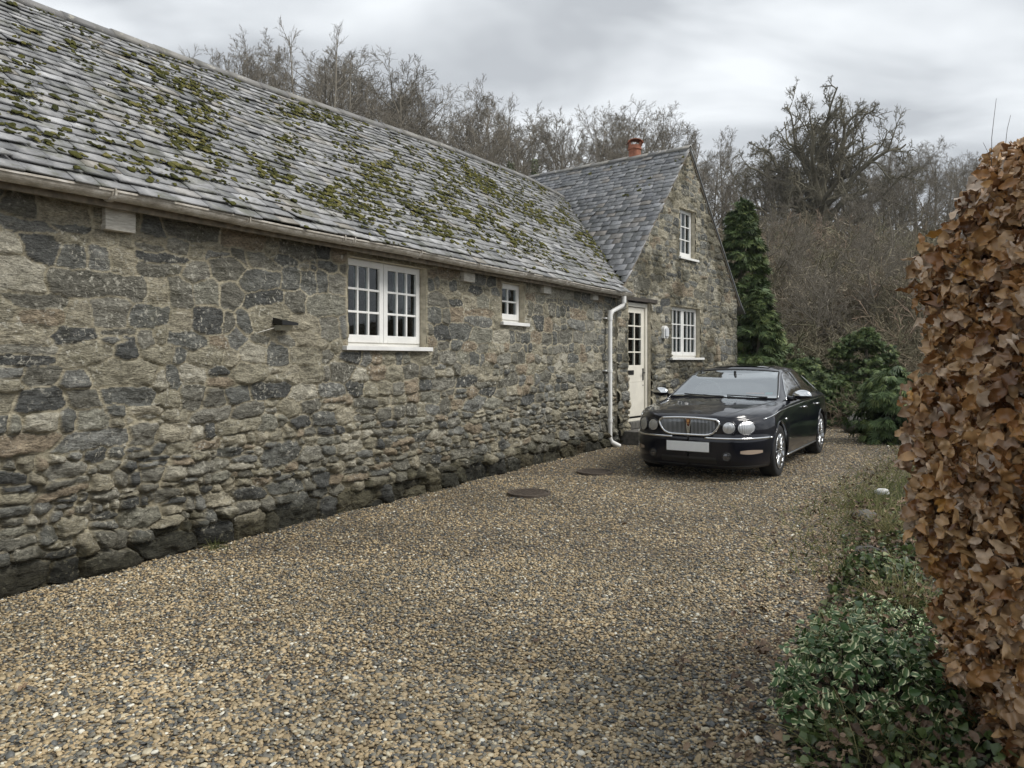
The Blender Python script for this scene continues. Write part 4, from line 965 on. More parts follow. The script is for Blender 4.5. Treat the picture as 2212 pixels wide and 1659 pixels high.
# wheels
wp = None
def wheel(ax, sg):
    w = MB(XC); yo = sg*.865; prof = [(.205, -.19), (.235, -.205), (.30, -.205), (.322, -.185), (.327, -.10), (.322, -.02), (.305, -.003), (.27, .0), (.235, -.004), (.215, -.01), (.212, -.02)]
    w.lathe([(r, sg*h) for r, h in prof], 48, 'y', (ax, yo, AZ)); ty = w.build('wheel', M_rub, car, smooth=True)
    w = MB(XC); w.lathe([(r, sg*h) for r, h in [(.205, -.19), (.20, -.06), (.205, -.02), (.217, -.004), (.221, -.001), (.219, .004), (.212, .004), (.204, -.008)]], 48, 'y', (ax, yo, AZ))
    for i in range(14):
        a = 2*PI*i/14; ca, sa = math.cos(a), math.sin(a)
        for q in (0,):
            pts = [(ax+r*ca, yo+sg*h, AZ+r*sa) for r, h in ((.045, -.012), (.10, -.006), (.16, -.012), (.207, -.008))]; w.tube(pts, [.017, .012, .012, .018], 6)
    w.lathe([(r, sg*h) for r, h in [(0, .006), (.03, .006), (.055, -.002), (.06, -.02)]], 24, 'y', (ax, yo, AZ)); w.build('rim', M_chromed, ty, smooth=True)
    w = MB(XC); w.lathe([(r, sg*h) for r, h in [(0, -.075), (.135, -.075), (.135, -.085)]], 24, 'y', (ax, yo, AZ)); w.build('brake_disc', plain('brake_disc', (.10, .09, .085), .5, .8), ty)
for ax in AX:
    for sg in (1, -1):
        wheel(ax, sg)
        n_ = 22; g = MB(XC); vs = []
        for i in range(n_+1):
            a = -.45+(PI+.9)*i/n_; x_, z_ = ax+AR*math.cos(a), AZ+AR*math.sin(a); vs += [(x_, sg*(min(.868, float(halfw(x_)))-.012), z_), (x_, sg*.60, z_)]
        g.add(vs, [(2*i, 2*i+1, 2*i+3, 2*i+2) for i in range(n_)]); g.build('wheel_arch', M_rubber, car)
        g = MB(XC)
        aa = [(-.25+(PI+.5)*i/30) for i in range(31)]
        g.tube([(ax+(AR+.006)*math.cos(a), sg*(hit_side(ax+(AR+.012)*math.cos(a), AZ+(AR+.012)*math.sin(a), sg)+.001), AZ+(AR+.006)*math.sin(a)) for a in aa], .009, 5); g.build('arch_lip', M_paint, car, smooth=True)
g = MB(XC); g.box(.35, 4.4, -.62, .62, .16, .20); g.build('underside', M_rubber, car)
for sg in (1, -1):
    g = MB(XC); g.box(4.70, 4.735, sg*.42, sg*.72, .68, .82); g.build('tail_light', plain('red_lens', (.35, .01, .01), .15), car, bevel=.01)

# ------------------------------------------------------------------ pebbles
def drive_left(y): return -5.9+.596*y
pv0, pf0 = ico(0); pv1, pf1 = ico(1)
def pebble_zone(y0, y1, dens, smin, smax, hi, seed):
    r = np.random.default_rng(seed); area = (y1-y0)*(y1*1.5+1.2); n = int(area*dens)
    y = r.uniform(y0, y1, n); x = r.uniform(-.75*y1-.5, .75*y1+.7, n)
    wl_ = (x-A[0])*nA[0]+(y-A[1])*nA[1]
    e = drive_edge(y)+.10*(vnoise(np.stack([x*3, y*3], -1), 4)-.5)
    m = (wl_ > .03) & (x < e+.05) & (np.abs(x) < .70*y+.35)
    pg_ = (x-G[0])*nG[0]+(y-G[1])*nG[1]; m &= pg_ > .03
    x, y = x[m], y[m]; n = len(x)
    edge = np.clip((drive_edge(y)-x)/.5, 0, 1); kp = r.random(n) < .25+.75*edge; x, y = x[kp], y[kp]; n = len(x)
    for (px, py) in ((1143, 1068), (1285, 1022)):
        yy = 1625*CAMH/(py-776); xx = (px-1106)/1625*yy; dd = np.hypot(x-xx, y-yy); kp = (dd > .21+.05*(r.random(n)-.3)); x, y = x[kp], y[kp]; n = len(x)
    s = r.uniform(smin, smax, n)*np.where(r.random(n) < .04, 1.6, 1); zg = .02*(fbm(np.stack([x*.9, y*.9], -1), 5)-.5)
    pos = np.stack([x, y, zg+s*.10+r.uniform(-.001, .006, n)], -1)
    sc = np.stack([s*r.uniform(.75, 1.25, n), s*r.uniform(.55, .85, n), s*r.uniform(.30, .5, n)], -1)/1.0
    V, F, An = instance(pv1 if hi else pv0, pf1 if hi else pf0, pos, rotmats(n, False, .38, r), sc, r.random(n))
    return V, F, An
parts = [pebble_zone(2.2, 3.5, 5600, .0062, .0145, True, 41), pebble_zone(3.5, 5.5, 4000, .0070, .0145, False, 42), pebble_zone(5.5, 9.5, 1500, .0085, .015, False, 43), pebble_zone(9.5, 17, 420, .010, .018, False, 44)]
V, F, An = merge(parts)
tag(npmesh('gravel', V, F, MATS['pebble'], None, {'rnd': An}, True), 'loose tan and grey pebbles covering the drive', 'gravel', kind='stuff')

# ------------------------------------------------------------------ leaf prototypes
def leaf_mesh(nl=6, nw=2, width=.62, fold=.25, curl=.3, wav=.05, serr=.04, seed=0, pts_w=None):
    r = np.random.default_rng(seed); V = []; F = []
    for i in range(nl+1):
        t = i/nl; w = width/2*(math.sin(PI*min(1, (t*.98+.02))**.85)**.75)*(1+serr*(-1)**i)
        if i == nl: w = .01
        for j in range(-nw, nw+1):
            q = j/nw; x = w*q; z = fold*abs(q)*w*1.0+.012*(-1)**i*abs(q)+curl*(t-.4)**2*(-1)+wav*math.sin(t*13+abs(q)*2+seed)*abs(q)
            V.append((x, t, z))
    m = 2*nw+1
    for i in range(nl):
        for j in range(2*nw): F.append((i*m+j, i*m+j+1, (i+1)*m+j+1, (i+1)*m+j))
    return np.array(V)-np.array([0, 0, 0]), np.array(F)

# beech hedge: stands at the right edge of the drive, its end towards the camera
HC = np.array([1.675, 3.15]); hx = np.array([.03, -1.]); hx /= np.hypot(*hx); hd = np.array([1., .03]); hd /= np.hypot(*hd)
def hedge_in(z): return np.interp(z, [0, .25, .5, .9, 1.3, 1.65, 1.9, 2.1, 2.2, 2.32, 2.42], [.09, .07, .05, .0, .0, .02, .06, .14, .21, .33, .62])
hedge = empty('beech_hedge', (HC[0]+.8, HC[1]+.6, 0)); tag(hedge, 'tall clipped beech hedge full of dry copper brown leaves', 'hedge')
HO = np.array([HC[0]+.8, HC[1]+.6, 0])
r = np.random.default_rng(99)
def hedge_pts(n, shell=True):
    out_p = []; out_n = []
    z = r.uniform(.02, 2.42, n); which = r.random(n)
    top = 2.30+.12*(vnoise(np.stack([r.uniform(0, 9, n), z*0], -1), 3)-.5)
    ins = hedge_in(z)
    # front (end) face: parameter a along hx; left face: parameter b along hd ; top
    a = r.uniform(-.02, 1.6, n); b_ = r.uniform(0, 1.2, n); dep = np.abs(r.normal(0, .07, n))
    lump = (fbm(np.stack([a*3.3, z*3.3], -1), 51, 3)-.5)*.30
    pf_ = HC[None]+hx[None]*a[:, None]+hd[None]*(ins+dep+lump*.85)[:, None]
    lump2 = (fbm(np.stack([b_*3.3+9, z*3.3], -1), 52, 3)-.5)*.16
    pl_ = HC[None]+hd[None]*(ins+b_)[:, None]+hx[None]*(dep+lump2)[:, None]
    f = which < .80
    P = np.where(f[:, None], pf_, pl_); nn = np.where(f[:, None], -hd[None]*.75+hx[None]*.65, -hd[None]*.5+hx[None]*.3)
    P3 = np.concatenate([P, z[:, None]], 1); N3 = np.concatenate([nn, (.15+np.clip(z-1.9, 0, 1)*2)[:, None]], 1)
    keep = np.ones(n, bool)
    return P3[keep], N3[keep]
def leaves(P3, N3, L0, L1, protos, r, hang=.55, spread=.6):
    out_ = []
    n = len(P3); pk = r.integers(len(protos), size=n)
    for i, (pv_, pf_) in enumerate(protos):
        m = pk == i; p = P3[m]; nn = N3[m]; k_ = len(p)
        nz = nn/np.linalg.norm(nn, axis=1)[:, None]+r.normal(0, spread, (k_, 3)); nz /= np.linalg.norm(nz, axis=1)[:, None]
        down = np.array([0, 0, -1.])*hang+r.normal(0, .75, (k_, 3)); x = np.cross(down, nz); x /= np.linalg.norm(x, axis=1)[:, None]+1e-9; y = np.cross(nz, x)
        R = np.stack([x, y, nz], 2); s = r.uniform(L0, L1, k_); sc = np.stack([s*r.uniform(.8, 1.15, k_), s, s*r.uniform(.5, 1.8, k_)], 1)
        out_.append(instance(pv_, pf_, p, R, sc, r.random(k_)))
    return merge(out_)
bl = [leaf_mesh(13, 2, .54+.04*s, .32+.14*(s % 3), .7*c, .05+.02*s, .035, s) for s, c in enumerate((.2, 1.0, -.7, .5, 1.6, -.3))]
P3, N3 = hedge_pts(11500); V, F, An = leaves(P3-HO, N3, .042, .086, bl, r, spread=.68)
npmesh('foliage', V, F, M_beech, hedge, {'rnd': An}, True)
# twigs inside + escaping shoots on top
def tubes(P, R, k=3):
    """P (N,m,3) R (N,m) -> V,F"""
    P = np.asarray(P, float); N_, m, _ = P.shape; t = np.gradient(P, axis=1); t /= np.linalg.norm(t, axis=2)[..., None]+1e-9
    up = np.where(np.abs(t[..., 2:3]) > .9, np.array([1., 0, 0]), np.array([0, 0, 1.])); x = np.cross(t, up); x /= np.linalg.norm(x, axis=2)[..., None]+1e-9; y = np.cross(t, x)
    an = np.arange(k)*2*PI/k
    V = P[:, :, None]+(x[:, :, None]*np.cos(an)[None, None, :, None]+y[:, :, None]*np.sin(an)[None, None, :, None])*np.asarray(R)[:, :, None, None]
    idx = np.arange(N_*m*k).reshape(N_, m, k); nx = np.roll(idx, -1, axis=2)
    F = np.stack([idx[:, :-1], nx[:, :-1], nx[:, 1:], idx[:, 1:]], -1).reshape(-1, 4)
    return V.reshape(-1, 3), F
def walk(P0, D, L, m, wob, up, r):
    n = len(P0); P = np.zeros((n, m, 3)); P[:, 0] = P0; d = D/np.linalg.norm(D, axis=1)[:, None]; st = (L/(m-1))[:, None]
    for i in range(1, m):
        d = d+r.normal(0, wob, (n, 3)); d[:, 2] += up; d /= np.linalg.norm(d, axis=1)[:, None]; P[:, i] = P[:, i-1]+d*st
    return P
n = 420; a = r.uniform(.1, 1.5, n); b_ = r.uniform(.12, 1.3, n); P0 = np.stack([HC[0]+hx[0]*a+hd[0]*(b_+.22), HC[1]+hx[1]*a+hd[1]*b_, r.uniform(0, 1.6, n)], 1)-HO
D = np.stack([r.normal(0, .5, n), r.normal(0, .5, n), np.full(n, 1.3)], 1)+np.concatenate([hd*.1, [0]])
Pw = walk(P0, D, r.uniform(.3, .7, n), 6, .25, .03, r); V, F = tubes(Pw, np.linspace(.006, .002, 6)[None].repeat(n, 0), 4)
P0 = np.array([[HC[0]+a_, HC[1]-.15, 2.0+.5*min(a_, .6)] for a_ in (.22, .26, .30, .42, .46, .50, .55)])-HO; n2 = 7
Pw2 = walk(P0, np.array([[.05*i-.1, 0, 1] for i in range(7)]), r.uniform(.16, .42, 7), 6, .16, .1, r); V2, F2 = tubes(Pw2, np.linspace(.002, .0008, 6)[None].repeat(7, 0), 4)
V, F = np.concatenate([V, V2]), np.concatenate([F, F2+len(V)]); npmesh('stems', V, F, M_twig, hedge, {'rnd': r.random(len(V))})
# inner leaves fill the hollow hedge; dark colour stands for deep shade between leaves
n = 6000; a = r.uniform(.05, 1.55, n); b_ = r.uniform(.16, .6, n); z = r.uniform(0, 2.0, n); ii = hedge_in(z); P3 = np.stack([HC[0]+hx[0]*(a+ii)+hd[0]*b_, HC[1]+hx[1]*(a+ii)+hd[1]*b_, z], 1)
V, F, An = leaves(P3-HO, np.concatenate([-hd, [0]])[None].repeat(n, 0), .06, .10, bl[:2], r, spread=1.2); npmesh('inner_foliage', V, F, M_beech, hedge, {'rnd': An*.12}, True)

# ------------------------------------------------------------------ verge plants
def gz_(x, y): return float(hill(x, y))
def shrub_leafy(name, label, cat, c, rad, n, protos, mat, L0, L1, edge=False, seed=0, stems=18, group=None, kind=None):
    r = np.random.default_rng(seed); o = empty(name, (c[0], c[1], c[2])); tag(o, label, cat, group, kind)
    u = r.normal(size=(n, 3)); u /= np.linalg.norm(u, axis=1)[:, None]; u[:, 2] = np.abs(u[:, 2])*1.0-.05
    q = u*r.uniform(.35, 1.0, n)[:, None]**.5*(1+.45*(fbm(u*2.2+seed, seed, 2)-.5))[:, None]*np.array(rad)
    parts_ = leaves(q, u+np.array([0, 0, .7]), L0, L1, protos, r, hang=-.2, spread=.55); V, F, An = parts_
    at = {'rnd': An}
    if edge:
        m = len(protos[0][0]); ej = np.tile(np.array([abs(v[0]) for v in protos[0][0]])/max(abs(v[0]) for v in protos[0][0]), len(V)//m); at['edge'] = np.clip(ej+.7*(vnoise(V*70, 5)-.5), 0, 1)
    npmesh('leaves', V, F, mat, o, at, True)
    n2 = stems; d = r.normal(size=(n2, 3)); d[:, 2] = np.abs(d[:, 2])+.5; Pw = walk(np.zeros((n2, 3))+r.normal(0, .04, (n2, 3))*np.array([1, 1, 0]), d*np.array(rad), np.full(n2, max(rad)*.85), 6, .25, .02, r)
    V, F = tubes(Pw, np.linspace(.006, .002, 6)[None].repeat(n2, 0), 4); npmesh('stems', V, F, M_twig, o, {'rnd': r.random(len(V))})
    return o
vl = [leaf_mesh(4, 2, .66, .2, .2, .06, .0, 3)]; il = [leaf_mesh(3, 2, .95, .15, .2, .03, .25, s) for s in (1, 2)]
def at_px(px, Yd, z=0): return ((px-1106)/1625*Yd, Yd, z)
shrub_leafy('variegated_shrub', 'low shrub with cream edged leaves spilling over the gravel under the hedge', 'shrub', at_px(1850, 3.12), (.38, .32, .42), 1500, vl, MATS['variegated_leaf'], .024, .052, True, 61)
shrub_leafy('variegated_shrub', 'smaller cream edged shrub behind the large one, beside the grass tufts', 'shrub', at_px(1900, 3.85), (.30, .36, .24), 1000, vl, MATS['variegated_leaf'], .02, .038, True, 62)
shrub_leafy('green_shrub', 'broad leaved dark green plant between the cream edged shrub and hedge', 'shrub', at_px(1990, 3.1), (.26, .30, .30), 420, vl, M_ivy, .03, .05, False, 63)
shrub_leafy('green_shrub', 'low green leafy clump at the gravel edge near the hedge corner', 'shrub', at_px(1905, 4.7), (.26, .30, .26), 600, vl, M_ivy, .035, .06, False, 64)
# ivy mat
r = np.random.default_rng(70); n = 16000; y = r.uniform(2.15, 6.8, n); x = drive_edge(y)+.02+r.random(n)**1.3*1.5; nn = fbm(np.stack([x*2.2, y*2.2], -1), 8)
dens = np.clip((nn-.25)*4, .15, 1)*np.interp(y, [2, 4.2, 6.8], [1, .8, .15]); m = r.random(n) < dens*.62; x, y, nn = x[m], y[m], nn[m]; n = len(x)
hgt = np.clip((x-drive_edge(y))/.4, 0, 1)*(.04+.16*nn)*r.uniform(.3, 1, n)
V, F, An = leaves(np.stack([x, y, hgt+.005], 1), np.tile([0, 0, 1.], (n, 1)), .022, .05, il, r, hang=-.1, spread=.55)
tag(npmesh('ivy', V, F, M_ivy, None, {'rnd': An}, True), 'dark green ivy creeping over the bank below the hedge', 'ivy', kind='stuff')
# fallen leaves
n = 1300; y = r.uniform(2.3, 17, n)**1.0; x = drive_edge(y)-.12+r.normal(0, .22, n); m = r.random(n) < np.interp(y, [2, 5, 17], [1, .9, .8]); x, y = x[m], y[m]; n = len(x)
n3 = 170; xa = r.uniform(-3, 5, n3); ya = r.uniform(2.6, 13, n3); mm = ((xa-A[0])*nA[0]+(ya-A[1])*nA[1] > .1) & ((xa-G[0])*nG[0]+(ya-G[1])*nG[1] > .1)&(xa<drive_edge(ya)); x = np.concatenate([x, xa[mm]]); y = np.concatenate([y, ya[mm]]); n = len(x)
nb_ = 1500; yb = r.uniform(2.3, 7, nb_); xb = drive_edge(yb)+.1+r.random(nb_)*.9; fz = np.concatenate([hill(x, y)+.02+.015*r.random(n), r.uniform(.03, .20, nb_)]); x = np.concatenate([x, xb]); y = np.concatenate([y, yb]); n = len(x)
V, F, An = leaves(np.stack([x, y, fz], 1), np.tile([0, 0, 1.], (n, 1)), .025, .06, bl[:3], r, hang=0, spread=.3)
tag(npmesh('fallen_leaves', V, F, M_dead, None, {'rnd': An}, True), 'brown fallen leaves along the edge of the drive', 'leaves', kind='stuff')
# grass tufts
def tuft(name, label, c, n, h, sp, seed, rlo=0, rhi=1):
    r = np.random.default_rng(seed); P0 = r.normal(0, sp*.3, (n, 3)); P0[:, 2] = 0; d = r.normal(0, .55, (n, 3)); d[:, 2] = 1
    Pw = walk(P0, d, r.uniform(.5, 1.1, n)*h, 6, .10, -.16, r); R = np.linspace(.0022, .0006, 6)[None].repeat(n, 0)*r.uniform(.7, 1.5, n)[:, None]
    V, F = tubes(Pw, R, 3); return tag(npmesh(name, V+np.array(c), F, M_grass, None, {'rnd': np.repeat(r.uniform(rlo, rhi, n), 18)}), label, 'grass')
tuft('grass_tuft', 'pale straw coloured grass tuft against the hedge foot, farther of the two', at_px(1925, 6.0), 320, .42, .3, 1, .3, 1)
tuft('grass_tuft', 'dry tan grass tuft growing through the cream edged shrub', at_px(1945, 4.3), 260, .36, .26, 2, .5, 1)
tuft('grass_tuft', 'green and yellow grass clump at the gravel edge by the white stone', at_px(1895, 7.4), 300, .26, .5, 3, 0, .7)
tuft('grass_tuft', 'straw grass tuft arching over the gravel between the two cream edged shrubs', at_px(1850, 3.75), 170, .28, .24, 6, .4, 1)
tuft('grass_tuft', 'sparse green and straw grass at the bottom right corner under the hedge', at_px(1900, 2.8), 150, .26, .4, 7, .1, .9)
tuft('grass_tuft', 'small green grass sprout at the wall foot on the left', WA(1.45, .14, 0), 60, .09, .16, 4, 0, .5)
r = np.random.default_rng(80); n = 7000; y = r.uniform(5, 19, n); x = drive_edge(y)+r.normal(.25, .35, n); P0 = np.stack([x, y, hill(x, y)], 1); d = r.normal(0, .7, (n, 3)); d[:, 2] = 1
Pw = walk(P0, d, r.uniform(.04, .18, n), 4, .2, -.15, r); V, F = tubes(Pw, np.linspace(.0035, .001, 4)[None].repeat(n, 0), 3)
tag(npmesh('verge_grass', V, F, M_grass, None, {'rnd': np.repeat(r.uniform(0, .75, n), 12)}), 'thin rough grass along the edge of the drive', 'grass', kind='stuff')
# white stone and rubble heap
def rock(name, label, c, s, mat, seed):
    V, F = ico(2); V = V*np.array(s)*(1+.5*(fbm(V*1.4+seed*7, seed, 3)-.5))[:, None]; V[:, 2] = np.maximum(V[:, 2], -s[2]*.4)
    return tag(npmesh(name, V+np.array(c), F, mat, None, smooth=False), label, 'stone')
M_wst = plain('white_quartz', (.60, .60, .58), .6, var=.25, scale=12, bump=.01)
rock('stone', 'white quartz stone poking out beside the hedge foot', at_px(1905, 8.0, .05), (.075, .05, .045), M_wst, 1)
rock('stone', 'flat brown stone lying at the gravel edge behind the grass', at_px(1880, 5.6, .03), (.13, .10, .05), M_step, 2)
rock('stone', 'grey stone half buried in the verge near the white one', at_px(1870, 6.7, .04), (.12, .12, .09), M_step, 3)
rock('stone', 'mossy boulder at the corner where the drive bends away', at_px(1862, 15.0, .15), (.35, .3, .28), M_step, 4)
rock('stone', 'dark boulder under the fir branches at the drive bend', at_px(1905, 14.0, .15), (.30, .3, .22), M_step, 5)

# ------------------------------------------------------------------ evergreens
def spray_proto(seed, n=9):
    r = np.random.default_rng(seed); V = []; F = []
    for i in range(n):
        t = i/(n-1); a = (t-.5)*2.1; L = .55+.45*math.cos(a)+r.uniform(-.1, .1); d = np.array([math.sin(a), math.cos(a), -.25*L+r.normal(0, .12)]); s = np.array([math.cos(a), -math.sin(a), 0])*.065
        o = len(V); V += [s*.4, -s*.4, d*L*.6+s, d*L*.6-s, d*L+np.array([0, 0, -.1*L])]; F += [(o, o+1, o+3, o+2), (o+2, o+3, o+4, o+4)]
    return np.array(V), np.array([f for f in F])
def evergreen(name, label, base, prof, H, n, size, seed, cat='tree', group=None, droop=.3, lump=.5, twig=True):
    r = np.random.default_rng(seed); o = empty(name, base); tag(o, label, cat, group)
    nbr = int(70+H*26); bz = r.uniform(0, 1, nbr)**.95; baz = r.uniform(0, 2*PI, nbr); bL = np.interp(bz, prof[0], prof[1])*r.uniform(.70, 1.22, nbr); bi = r.integers(nbr, size=n)
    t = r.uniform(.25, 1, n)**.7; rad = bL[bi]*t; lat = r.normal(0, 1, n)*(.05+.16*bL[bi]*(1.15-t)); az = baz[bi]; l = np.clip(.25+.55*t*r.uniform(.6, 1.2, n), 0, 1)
    P = np.stack([np.cos(az)*rad-np.sin(az)*lat, np.sin(az)*rad+np.cos(az)*lat, bz[bi]*H+.25*t*bL[bi]-.45*(t**2.5)*bL[bi]*(.4+droop)*(.3 if cat == 'shrub' else 1)+r.normal(0, .03, n)], 1); dv = np.stack([np.cos(az)*.5, np.sin(az)*.5, np.full(n, .9)], 1)
    outw = np.stack([np.cos(az), np.sin(az), np.full(n, -droop)], 1)+r.normal(0, .35, (n, 3)); nz = dv+r.normal(0, .4, (n, 3)); nz -= outw*(np.einsum('ij,ij->i', nz, outw)/np.einsum('ij,ij->i', outw, outw))[:, None]; nz /= np.linalg.norm(nz, axis=1)[:, None]; y_ = outw/np.linalg.norm(outw, axis=1)[:, None]; x_ = np.cross(y_, nz)
    R = np.stack([x_, y_, nz], 2); s = r.uniform(.6, 1.2, n)*size; parts_ = []
    pk = r.integers(3, size=n)
    for i in range(3):
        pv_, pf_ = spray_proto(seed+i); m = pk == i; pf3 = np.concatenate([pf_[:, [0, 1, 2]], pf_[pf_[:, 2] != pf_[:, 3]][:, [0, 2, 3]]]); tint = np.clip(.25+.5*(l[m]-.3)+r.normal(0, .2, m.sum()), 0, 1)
        parts_.append(instance(pv_, pf3, P[m], R[m], s[m], tint))
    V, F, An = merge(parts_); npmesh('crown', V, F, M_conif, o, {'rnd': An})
    m_ = 8; ph = np.linspace(0, H*.93, m_); Pt = np.stack([.05*np.sin(ph*2+seed), .05*np.cos(ph*1.7), ph], 1)[None]; V, F = tubes(Pt, np.linspace(.09*H/5+.02, .02, m_)[None], 8); npmesh('trunk', V, F, M_bark, o, {'rnd': np.full(len(V), .3)}, True)
    return o
def hp(px, Yd): x = (px-1106)/1625*Yd; return (x, Yd, float(hill(x, Yd))-.05)
evergreen('conifer', 'tall narrow dark green conifer rising behind the gable corner', hp(1600, 20.5), ([0, .1, .35, .6, .8, .92, 1], [.72, .76, .70, .60, .50, .40, .14]), 5.75, 10000, .21, 5, lump=.85)
evergreen('conifer', 'drooping green conifer lower and right of the tall narrow one', hp(1640, 19.5), ([0, .3, .7, 1], [.8, .75, .5, .12]), 3.3, 4600, .22, 8, lump=.9)
evergreen('round_yew', 'rounded dark evergreen shrub right of the drive bend', hp(1865, 17.0), ([0, .2, .5, .8, 1], [.5, .72, .74, .55, .2]), 2.15, 9000, .095, 11, 'shrub', droop=.1)
evergreen('round_yew', 'low dark evergreen mound at the left foot of the rounded shrub', hp(1810, 16.5), ([0, .3, .7, 1], [.6, .62, .5, .2]), 1.0, 3600, .09, 13, 'shrub', droop=.1)
evergreen('fir_bush', 'light green fir branches hanging over the verge beside the hedge', hp(1925, 13.2), ([0, .3, .7, 1], [.5, .62, .5, .2]), 1.35, 2000, .17, 17, 'shrub', droop=.8)
evergreen('evergreen_bush', 'dark green bush directly behind the car roof', hp(1735, 19.0), ([0, .3, .7, 1], [1.0, 1.05, .7, .2]), 1.5, 3600, .15, 19, 'shrub')
evergreen('evergreen_bush', 'dim green bush low behind the conifer and gable corner', hp(1662, 21.5), ([0, .3, .7, 1], [1.3, 1.2, .8, .3]), 2.2, 3600, .17, 23, 'shrub')

# ------------------------------------------------------------------ bare trees
def children(P, R, nper, u0, u1, ang, r, lenf, L):
    """spawn nper children per parent polyline; returns P0, D, L, R0"""
    N_, m, _ = P.shape; u = (np.tile((np.arange(nper)+.5)/nper, (N_, 1))+r.normal(0, .35/nper, (N_, nper)))*(u1-u0)+u0; u = np.clip(u, .02, .98)*(m-1)
    i = np.minimum(u.astype(int), m-2); f = (u-i)[..., None]; rows = np.arange(N_)[:, None]
    p = P[rows, i]*(1-f)+P[rows, i+1]*f; t = P[rows, i+1]-P[rows, i]; t /= np.linalg.norm(t, axis=-1)[..., None]+1e-9
    a = r.normal(size=t.shape); a -= t*(a*t).sum(-1)[..., None]; a /= np.linalg.norm(a, axis=-1)[..., None]
    th = np.radians(r.normal(ang, ang*.25, t.shape[:2]))[..., None]; d = t*np.cos(th)+a*np.sin(th)
    rr = (R[rows, i]*(1-f[..., 0])+R[rows, i+1]*f[..., 0])*r.uniform(.5, .72, t.shape[:2])
    ll = L[:, None]*lenf*r.uniform(.65, 1.25, t.shape[:2])*(1.15-.55*u/(m-1))
    return p.reshape(-1, 3), d.reshape(-1, 3), ll.ravel(), rr.ravel()
def bare_tree(seed, H, r0, levels, trunk_up=.02, wob0=.05, min_r=.009):
    """levels: list of dict(n,u0,u1,ang,lenf,m,wob,up)"""
    r = np.random.default_rng(seed); P = walk(np.zeros((1, 3)), np.array([[r.normal(0, .05), r.normal(0, .05), 1.]]), np.array([H]), 10, wob0, trunk_up, r); R = np.linspace(r0, r0*.25, 10)[None]; L = np.array([H])
    Vt, Ft = tubes(P, np.concatenate([[[r0*1.35]], R[:, 1:]], 1), 8); Vs = []; Fs = []; o = 0
    for li, lv in enumerate(levels):
        p, d, l, rr = children(P, R, lv['n'], lv['u0'], lv['u1'], lv['ang'], r, lv['lenf'], L)
        rr = np.maximum(rr, min_r*.8); m = lv['m']; P = walk(p, d, l, m, lv['wob'], lv['up'], r); R = np.maximum(rr[:, None]*np.linspace(1, .3, m)[None], min_r*.6); L = l
        V, F = tubes(P, R, 6 if li == 0 else (4 if li < 2 else 3)); Vs.append(V); Fs.append(F+o); o += len(V)
    return (Vt, Ft), (np.concatenate(Vs), np.concatenate(Fs))
LV_tall = [dict(n=16, u0=.28, u1=.98, ang=42, lenf=.36, m=7, wob=.10, up=.07), dict(n=7, u0=.2, u1=1, ang=38, lenf=.46, m=5, wob=.12, up=.05), dict(n=6, u0=.15, u1=1, ang=36, lenf=.5, m=4, wob=.13, up=.03), dict(n=5, u0=.1, u1=1, ang=34, lenf=.55, m=3, wob=.15, up=.02)]
LV_wide = [dict(n=10, u0=.30, u1=.98, ang=50, lenf=.55, m=8, wob=.15, up=.07), dict(n=8, u0=.2, u1=1, ang=45, lenf=.45, m=6, wob=.16, up=.05), dict(n=7, u0=.15, u1=1, ang=42, lenf=.5, m=4, wob=.16, up=.03), dict(n=5, u0=.1, u1=1, ang=38, lenf=.55, m=3, wob=.18, up=.02)]
LV_thin = [dict(n=14, u0=.35, u1=.98, ang=34, lenf=.24, m=6, wob=.10, up=.08), dict(n=6, u0=.2, u1=1, ang=36, lenf=.5, m=4, wob=.13, up=.04), dict(n=5, u0=.1, u1=1, ang=34, lenf=.55, m=3, wob=.14, up=.03)]
protos_t = []
def mkmesh(name, V, F, mat, rnd):
    o = npmesh(name, V, F, mat, None, {'rnd': rnd}); me = o.data; bpy.data.objects.remove(o); return me
for s, (lv, H, r0) in enumerate([(LV_tall, 12, .16), (LV_tall, 11, .14), (LV_wide, 9.5, .18), (LV_wide, 10, .17), (LV_thin, 13, .10), (LV_tall, 10, .13), (LV_wide, 8.5, .15)]):
    (Vt, Ft), (Vb, Fb) = bare_tree(200+s, H, r0, lv, wob0=.04, min_r=.011)
    rt = np.random.default_rng(s); top_z = max(Vb[:, 2].max(), Vt[:, 2].max())
    protos_t.append((mkmesh('trunk', Vt, Ft, M_bark, np.full(len(Vt), .35+.3*rt.random())), mkmesh('branches', Vb, Fb, M_bark, np.clip(.25+.35*vnoise(Vb*.8, s)+.2*rt.random(), 0, 1)), top_z))
iv_v, iv_f, iv_a = None, None, None
def place_tree(px, topy, Yd, kind, rot, label, group, ivy=False, wide=1.0):
    me_t, me_b, tz = protos_t[kind]; x = (px-1106)/1625*Yd; zb = float(hill(x, Yd))-.2; ztop = CAMH+(776-topy)/1625*Yd; sc = max((ztop-zb)/tz, .25)
    o = empty('bare_tree', (x, Yd, zb), rot); o.scale = (sc*wide, sc*wide, sc); tag(o, label, 'tree', group)
    link('trunk', me_t, o); link('branches', me_b, o)
    if ivy:
        r_i = np.random.default_rng(int(px)); n = 1100; zz = r_i.uniform(0, .62, n)*tz; az = r_i.uniform(0, 2*PI, n); rr = (.30+.22*vnoise(np.stack([zz, az], 1), 3))*(1-zz/tz*.6)*r_i.uniform(.7, 1.1, n)
        P3 = np.stack([np.cos(az)*rr, np.sin(az)*rr, zz], 1); V, F, An = leaves(P3, P3*np.array([1, 1, 0])+np.array([0, 0, .1]), .12, .22, il, r_i); npmesh('ivy_cladding', V, F, M_ivy, o, {'rnd': An})
    return o
GT = 'bare winter trees crowding the wooded hillside'
